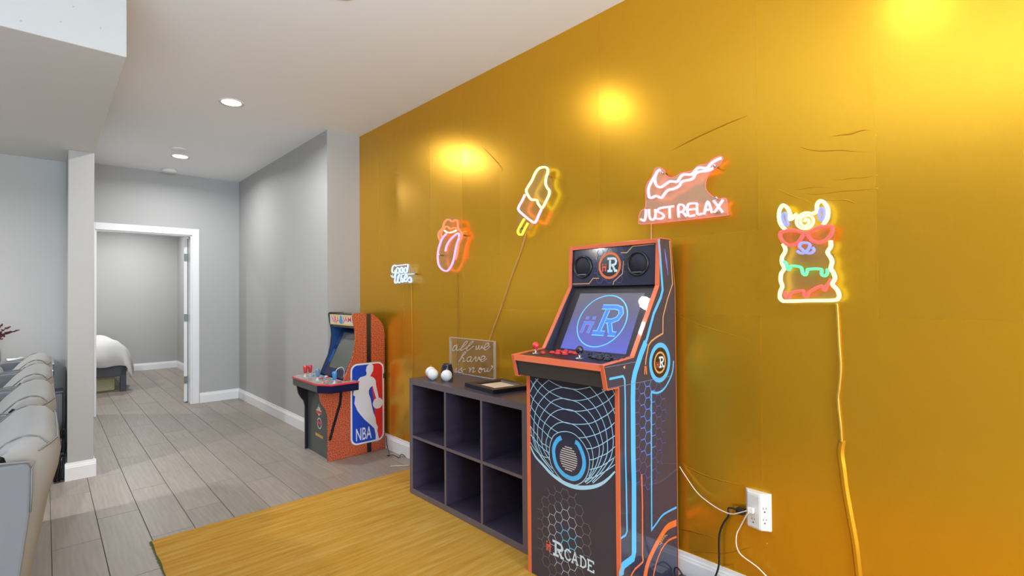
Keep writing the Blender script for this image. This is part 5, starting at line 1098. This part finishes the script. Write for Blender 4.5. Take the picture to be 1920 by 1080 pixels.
tube('lead', [[(-.921, -.022, .402), (-.94, -.024, .404), (-.957, -.026, .398)] + [(u, -.028, v) for u, v in WIRE3[3:]]], .0042, M['cord_black'], p3, 7)
pb = thing('power_brick', 'black power brick with a white label on the floor beside the tall cabinet', 'power adapter', (-1.07, -.10, 0))
box('case', (-1.165, -.135, .0005), (-.985, -.055, .052), M['black'], pb, .006)
box('label_sticker', (-1.15, -.125, .0522), (-1.06, -.070, .0526), mat('sticker', (190, 196, 206), .5), pb)
tube('lead', [[(-1.165, -.09, .03), (-1.178, -.09, .07), (-1.150, -.11, .10), (-1.10, -.12, .06), (-1.02, -.16, .012), (-.90, -.18, .006)]], .0035, M['cord_black'], pb, 7)
fc = tube('floor_cord', [[(-3.905, -.030, .118)] + [(-3.893, -.032, .06)] + [(x, min(y, -.022), .0045 + .012 * math.sin(i * 2.3) ** 2) for i, (x, y) in enumerate(FLOORCORD[3:])]], .0030, M['cord_black'], None, 7, 4, origin=(-3.75, -.08, 0))
label(fc, 'thin black cord curling on the floor behind the basketball arcade', 'cord')
fbit = tube('cord_end', [[(x, y, .0035) for x, y in FLOORBIT]], .0028, M['cord_white'], None, 7, 4, origin=(-3.46, -.17, 0)); label(fbit, 'short white cord end lying on the planks by the rug edge', 'cord')
# ------------------------------------------------------------------ recliner row on the left
M['leather'] = mat('pale_grey_leather', (140, 140, 139), .62, spec=.25, bump=(28, .25), noise=(6, .05, (1, 1, 1)))
M['leather_dk'] = mat('grey_leather_dark', (112, 115, 121), .6, spec=.25, bump=(20, .2))  # darker grey of the leather, for wings and base
M['seam_dark'] = mat('leather_piping', (112, 112, 112), .5)
def loft(name, prof, xs, m, parent, origin=None):
    """profile (y,z) lofted along x through stations (x, inset scale, shift y, shift z)"""
    n = len(prof); cy = sum(p[0] for p in prof) / n; cz = sum(p[1] for p in prof) / n; V, F = [], []
    for x, s in xs:
        for y, z in prof: V.append((x, cy + (y - cy) * s[0], cz + (z - cz) * s[1]))
    for i in range(len(xs) - 1):
        for k in range(n): F.append((i * n + k, i * n + (k + 1) % n, (i + 1) * n + (k + 1) % n, (i + 1) * n + k))
    F += [tuple(range(n)), tuple(range((len(xs) - 1) * n, len(xs) * n))[::-1]]
    return mesh_obj(name, V, F, m, parent, True, origin)
def stations(h, r, sy, sz):
    out = []
    for k in range(6):
        a = PI / 2 * k / 5; out.append((-h + r - r * math.cos(a), (1 - sy * (1 - math.sin(a)), 1 - sz * (1 - math.sin(a)))))
    return out + [(-x, s) for x, s in out[::-1]]
def ell(cy, cz, a, b, tilt, n=22, p=2.3):
    P = []
    for k in range(n):
        t = 2 * PI * k / n; c, s = math.cos(t), math.sin(t)
        y = a * math.copysign(abs(c) ** (2 / p), c); z = b * math.copysign(abs(s) ** (2 / p), s)
        P.append((cy + y * math.cos(tilt) - z * math.sin(tilt), cz + y * math.sin(tilt) + z * math.cos(tilt)))
    return P
def recliner(cx, text):
    t = thing('recliner', text, 'recliner', (cx, -2.6, 0), 'grey leather recliners in a row')
    sh_ = lambda L: [(cx + x, s) for x, s in L]
    lean = .16
    # padded back: one rounded cushion from the floor skirt to the rolled top, leaning rearwards
    prof = [(-2.285, .10), (-2.270, .20), (-2.217, .55), (-2.168, .84), (-2.150, .91), (-2.145, .95), (-2.152, .985), (-2.172, 1.006), (-2.200, 1.012), (-2.235, 1.000), (-2.285, .955), (-2.34, .885), (-2.385, .80), (-2.42, .5), (-2.45, .2), (-2.45, .10)]
    sts = sh_(stations(.276, .12, .70, .10))
    bk = loft('backrest', prof, sts, M['leather'], t)
    pn = len(prof); pcy = sum(p[0] for p in prof) / pn; pcz = sum(p[1] for p in prof) / pn
    at = lambda i, k, g=1.003: (sts[i][0], pcy + (prof[k][0] - pcy) * sts[i][1][0] * g, pcz + (prof[k][1] - pcz) * sts[i][1][1] * g)
    tube('piping', [[at(i, 6) for i in range(2, len(sts) - 2)]], .0022, M['seam_dark'], bk, 6, 2)
    for i in (3, len(sts) - 4): tube('piping', [[at(i, k, 1.001) for k in range(6, 12)]], .0022, M['seam_dark'], bk, 6, 3)
    # wings: the flat side panels that close the back, a piped seam along their top
    wing = [(-2.300, .10), (-2.232, .55), (-2.198, .85), (-2.196, .945), (-2.205, .962), (-2.36, .958), (-2.44, .80), (-2.46, .10)]
    for s_ in (-1, 1):
        wg = prism('wing', wing, YZ, cx + s_ * .288 - .014, cx + s_ * .288 + .014, M['leather_dk'], t, .006)
        tube('piping', [[(cx + s_ * .302, y, z) for y, z in wing[2:7]]], .0022, M['seam_dark'], wg, 6, 2)
    loft('headrest', ell(-2.400, .875, .045, .085, -.45), sh_(stations(.235, .08, .4, .2)), M['leather'], t)
    # bolster below the headrest, seat, arms, footrest
    loft('lumbar_cushion', ell(-2.40, .66, .085, .19, -.14), sh_(stations(.27, .06, .4, .15)), M['leather'], t)
    loft('seat_cushion', ell(-2.74, .43, .33, .10, -.05), sh_(stations(.27, .05, .15, .3)), M['leather'], t)
    loft('footrest', ell(-3.08, .30, .06, .16, 0), sh_(stations(.26, .05, .3, .15)), M['leather'], t)
    box('base', (cx - .26, -3.02, .0006), (cx + .26, -2.42, .31), M['leather_dk'], t, .02)
    for s_ in (-1, 1):
        loft('armrest', ell(-2.76, .47, .34, .13, 0, 22, 4), [(cx + s_ * .2875 + x, q) for x, q in stations(.030, .026, .1, .25)], M['leather'], t)
for cx, tx in ((-1.855, 'grey leather recliner nearest the camera at the left edge'), (-2.500, 'second grey leather recliner, behind the nearest one'), (-3.150, 'third grey leather recliner in the row, second from the far end'), (-3.800, 'farthest grey leather recliner in the row, next to the black console')):
    recliner(cx, tx)

# ------------------------------------------------------------------ black console with vase, cups
M['console'] = mat('black_lacquer', (22, 22, 25), .18, coat=.6); M['console_top'] = mat('top_with_wall_reflection', (150, 150, 152), .10, coat=.6); M['strip'] = mat('silver_strip', (226, 228, 232), .25, .7)  # grey of the top stands for the wall mirrored in black gloss
cn = thing('console', 'long glossy black console with silver strip against the wall behind the recliners', 'cabinet', (-5.15, -2.9, 0))
cx0, cx1, cy0, cy1, ct = -5.335, -4.94, -3.75, -2.128, .856
box('body', (cx0, cy0, .05), (cx1, cy1, ct - .014), M['console'], cn, .003)
box('plinth', (cx0 + .02, cy0 + .04, .0006), (cx1 - .05, cy1 - .04, .05), M['black'], cn)
box('top', (cx0, cy0 - .004, ct - .0135), (cx1 + .006, cy1 + .002, ct), M['console_top'], cn, .002)
box('silver_strip', (cx1 + .0003, cy0 + .01, .797), (cx1 + .003, cy1 - .004, .805), M['strip'], cn)
for i in range(3):
    y0 = cy0 + .02 + i * .535
    d = box('door', (cx1 + .0004, y0, .08), (cx1 + .012, y0 + .525, .79), M['console'], cn, .003)
    box('handle', (cx1 + .0125, y0 + .48, .55), (cx1 + .022, y0 + .492, .70), M['strip'], d, .002)
M['vase'] = mat('grey_glaze', (150, 150, 154), .3, coat=.3); M['stem'] = mat('dark_stem', (50, 36, 34), .7); M['berry'] = mat('dark_berry', (92, 18, 38), .45)
vs = thing('berry_vase', 'grey vase of dark red berry branches on the black console', 'vase', (-5.10, -2.455, ct))
lathe('vase', [(.035, .0006), (.05, .02), (.052, .08), (.042, .13), (.036, .15), (.040, .16), (.036, .16), (.033, .14), (.002, .13)], M['vase'], vs, (-5.10, -2.455, ct), 24)
base = Vector((-5.10, -2.455, ct + .14))
V, F = [], []; BV, BF = [], []
tips = [(-2.397, 1.145), (-2.357, 1.124), (-2.310, 1.095), (-2.385, 1.06), (-2.345, 1.085), (-2.43, 1.16), (-2.47, 1.17), (-2.52, 1.15), (-2.56, 1.11), (-2.60, 1.08), (-2.395, 1.035), (-2.45, 1.11), (-2.50, 1.19)]
ico = bmesh.new(); bmesh.ops.create_icosphere(ico, subdivisions=1, radius=1.0)
iv = [v.co.copy() for v in ico.verts]; iff = [tuple(v.index for v in f.verts) for f in ico.faces]; ico.free()
for i, (ty, tz) in enumerate(tips):
    T = Vector((-5.10 + random.uniform(-.07, .07), ty, tz)); mid = base.lerp(T, .5) + Vector((0, 0, .025))
    P = smooth_line([base, mid, T], 6); add_tube(V, F, P, lambda t: .0032 * (1 - .6 * t), 5)
    for k in range(26):
        f = random.uniform(.42, 1.0); p = P[min(int(f * (len(P) - 1)), len(P) - 1)] + Vector((random.uniform(-1, 1), random.uniform(-1, 1), random.uniform(-1, 1))) * .013 * (1.15 - f)
        b = len(BV); r_ = random.uniform(.0045, .0075) * (1.3 - .6 * f); BV += [p + v * r_ for v in iv]; BF += [tuple(a + b for a in q) for q in iff]
mesh_obj('stems', V, F, M['stem'], vs, True)
bo = mesh_obj('berries', BV, BF, M['berry'], vs, True); bo['kind'] = 'stuff'
bw = thing('small_bowl', 'small pale bowl on a black dish on the console top', 'bowl', (-5.12, -2.335, ct))
lathe('dish', [(.040, .0006), (.062, .004), (.062, .007), (.002, .006)], M['black'], bw, (-5.12, -2.335, ct), 24)
lathe('bowl', [(.022, .0075), (.046, .020), (.050, .038), (.047, .040), (.020, .016), (.002, .014)], M['globe'], bw, (-5.12, -2.335, ct), 24)

# ------------------------------------------------------------------ folded black stand beside the pier
fs = thing('folded_stand', 'folded black metal stand leaning on the wall beside the white pier', 'stand', (-4.98, -2.11, 0))
X = -4.905
def leg(nm, P, r, m='black'): return tube(nm, [P], r, M[m], fs, 8, 3)
M['stand'] = mat('black_metal', (30, 30, 33), .25, .5)
leg('leg', [(X + .03, -2.122, .008), (X, -2.100, .196)], .0075, 'stand'); leg('leg', [(X + .03, -2.098, .008), (X, -2.078, .198)], .0075, 'stand')
leg('leg', [(X - .022, -2.135, .008), (X - .020, -2.098, .30)], .0075, 'stand'); leg('leg', [(X - .022, -2.090, .008), (X - .020, -2.072, .34)], .0075, 'stand')
leg('upper_tube', [(X, -2.090, .19), (X - .005, -2.084, .31)], .009, 'stand')
leg('carry_loop', [(X - .005, -2.086, .31), (X - .005, -2.086, .352), (X - .005, -2.074, .374), (X - .005, -2.066, .352), (X - .005, -2.068, .27), (X - .005, -2.072, .19)], .006, 'stand')
prism('folded_panel', [(-2.134, .015), (-2.072, .015), (-2.060 - .006, .30), (-2.104, .30)], YZ, X - .016, X - .004, M['stand'], fs, .002)
box('clamp', (X - .012, -2.106, .185), (X + .012, -2.070, .207), M['stand'], fs, .003)
box('foot', (X + .018, -2.128, .0006), (X + .042, -2.092, .010), M['black'], fs, .002)
bx_ = thing('storage_bin', 'dark grey storage bin standing between the console and the white pier', 'bin', (-5.24, -2.10, 0))
box('body', (-5.330, -2.125, .0006), (-5.16, -2.073, .60), mat('bin_grey', (112, 112, 114), .3, coat=.2), bx_, .006)
box('lid', (-5.332, -2.127, .6005), (-5.158, -2.0715, .615), mat('bin_lid', (150, 150, 152), .35), bx_, .003)

# ------------------------------------------------------------------ bed seen through the doorway
M['bedframe'] = mat('charcoal_bed', (72, 74, 82), .6); M['sheet'] = mat('white_duvet', (214, 213, 210), .8, bump=(14, .35)); M['under'] = mat('storage_beige', (186, 178, 140), .8)
bd = thing('bed', 'bed with white duvet and dark frame in the bedroom beyond the doorway', 'bed', (-9.9, -2.1, 0))
BX, BY0, BY1 = -8.957, -2.93, -1.329
box('foot_rail', (BX - .03, BY0, .215), (BX, BY1, .375), M['bedframe'], bd, .008)
box('side_rail', (-10.95, BY1 - .03, .215), (BX - .031, BY1, .375), M['bedframe'], bd, .008); box('side_rail', (-10.95, BY0, .215), (BX - .031, BY0 + .03, .375), M['bedframe'], bd, .008)
for x in (BX - .07, -10.93):
    for y in (BY0, BY1 - .07): box('leg', (x, y, .0006), (x + .07, y + .07, .40 if x > -9.5 else .38), M['bedframe'], bd, .006)
box('mattress', (-10.9, BY0 + .032, .38), (BX - .04, BY1 - .032, .56), M['sheet'], bd, .05)
def duvet():
    NX, NY = 40, 44; V, F = [], []
    x0, x1, y0, y1 = -10.7, BX + .05, BY0 - .06, BY1 + .085
    for i in range(NX + 1):
        for j in range(NY + 1):
            u, v = i / NX, j / NY; x = x0 + (x1 - x0) * u; y = y0 + (y1 - y0) * v
            dx_ = max(0, (x - (x1 - .22)) / .22); dy_ = max(0, (abs(y - (y0 + y1) / 2) - ((y1 - y0) / 2 - .32)) / .32)
            drop = 1 - math.sqrt(max(0, 1 - min(1, dx_) ** 2.6)) ; drop2 = 1 - math.sqrt(max(0, 1 - min(1, dy_) ** 2.2))
            z = .700 - .33 * min(1, max(drop, drop2) + .08 * (drop * drop2)) + .012 * math.sin(9 * x + 3 * y) + .010 * math.sin(17 * y - 5 * x) - (.16 * max(0, dy_ - .8) * 5 * (.5 + .5 * math.sin(x * 9)) if dy_ > .8 else 0)
            V.append((x + .012 * math.sin(y * 19) * (dx_ > .5), y + .014 * math.sin(x * 15) * (dy_ > .6), z))
    for i in range(NX):
        for j in range(NY): a = i * (NY + 1) + j; F.append((a, a + NY + 1, a + NY + 2, a + 1))
    o = mesh_obj('duvet', V, F, M['sheet'], bd, True)
    md = o.modifiers.new('thick', 'SOLIDIFY'); md.thickness = .03; md.offset = -1
duvet()
ub = thing('underbed_box', 'beige storage box pushed under the bed', 'box', (-9.6, -2.2, 0))
box('body', (-9.95, -2.75, .0006), (-9.12, -1.445, .185), M['under'], ub, .02); box('lid', (-9.96, -2.76, .186), (-9.11, -1.435, .205), M['under'], ub, .006)
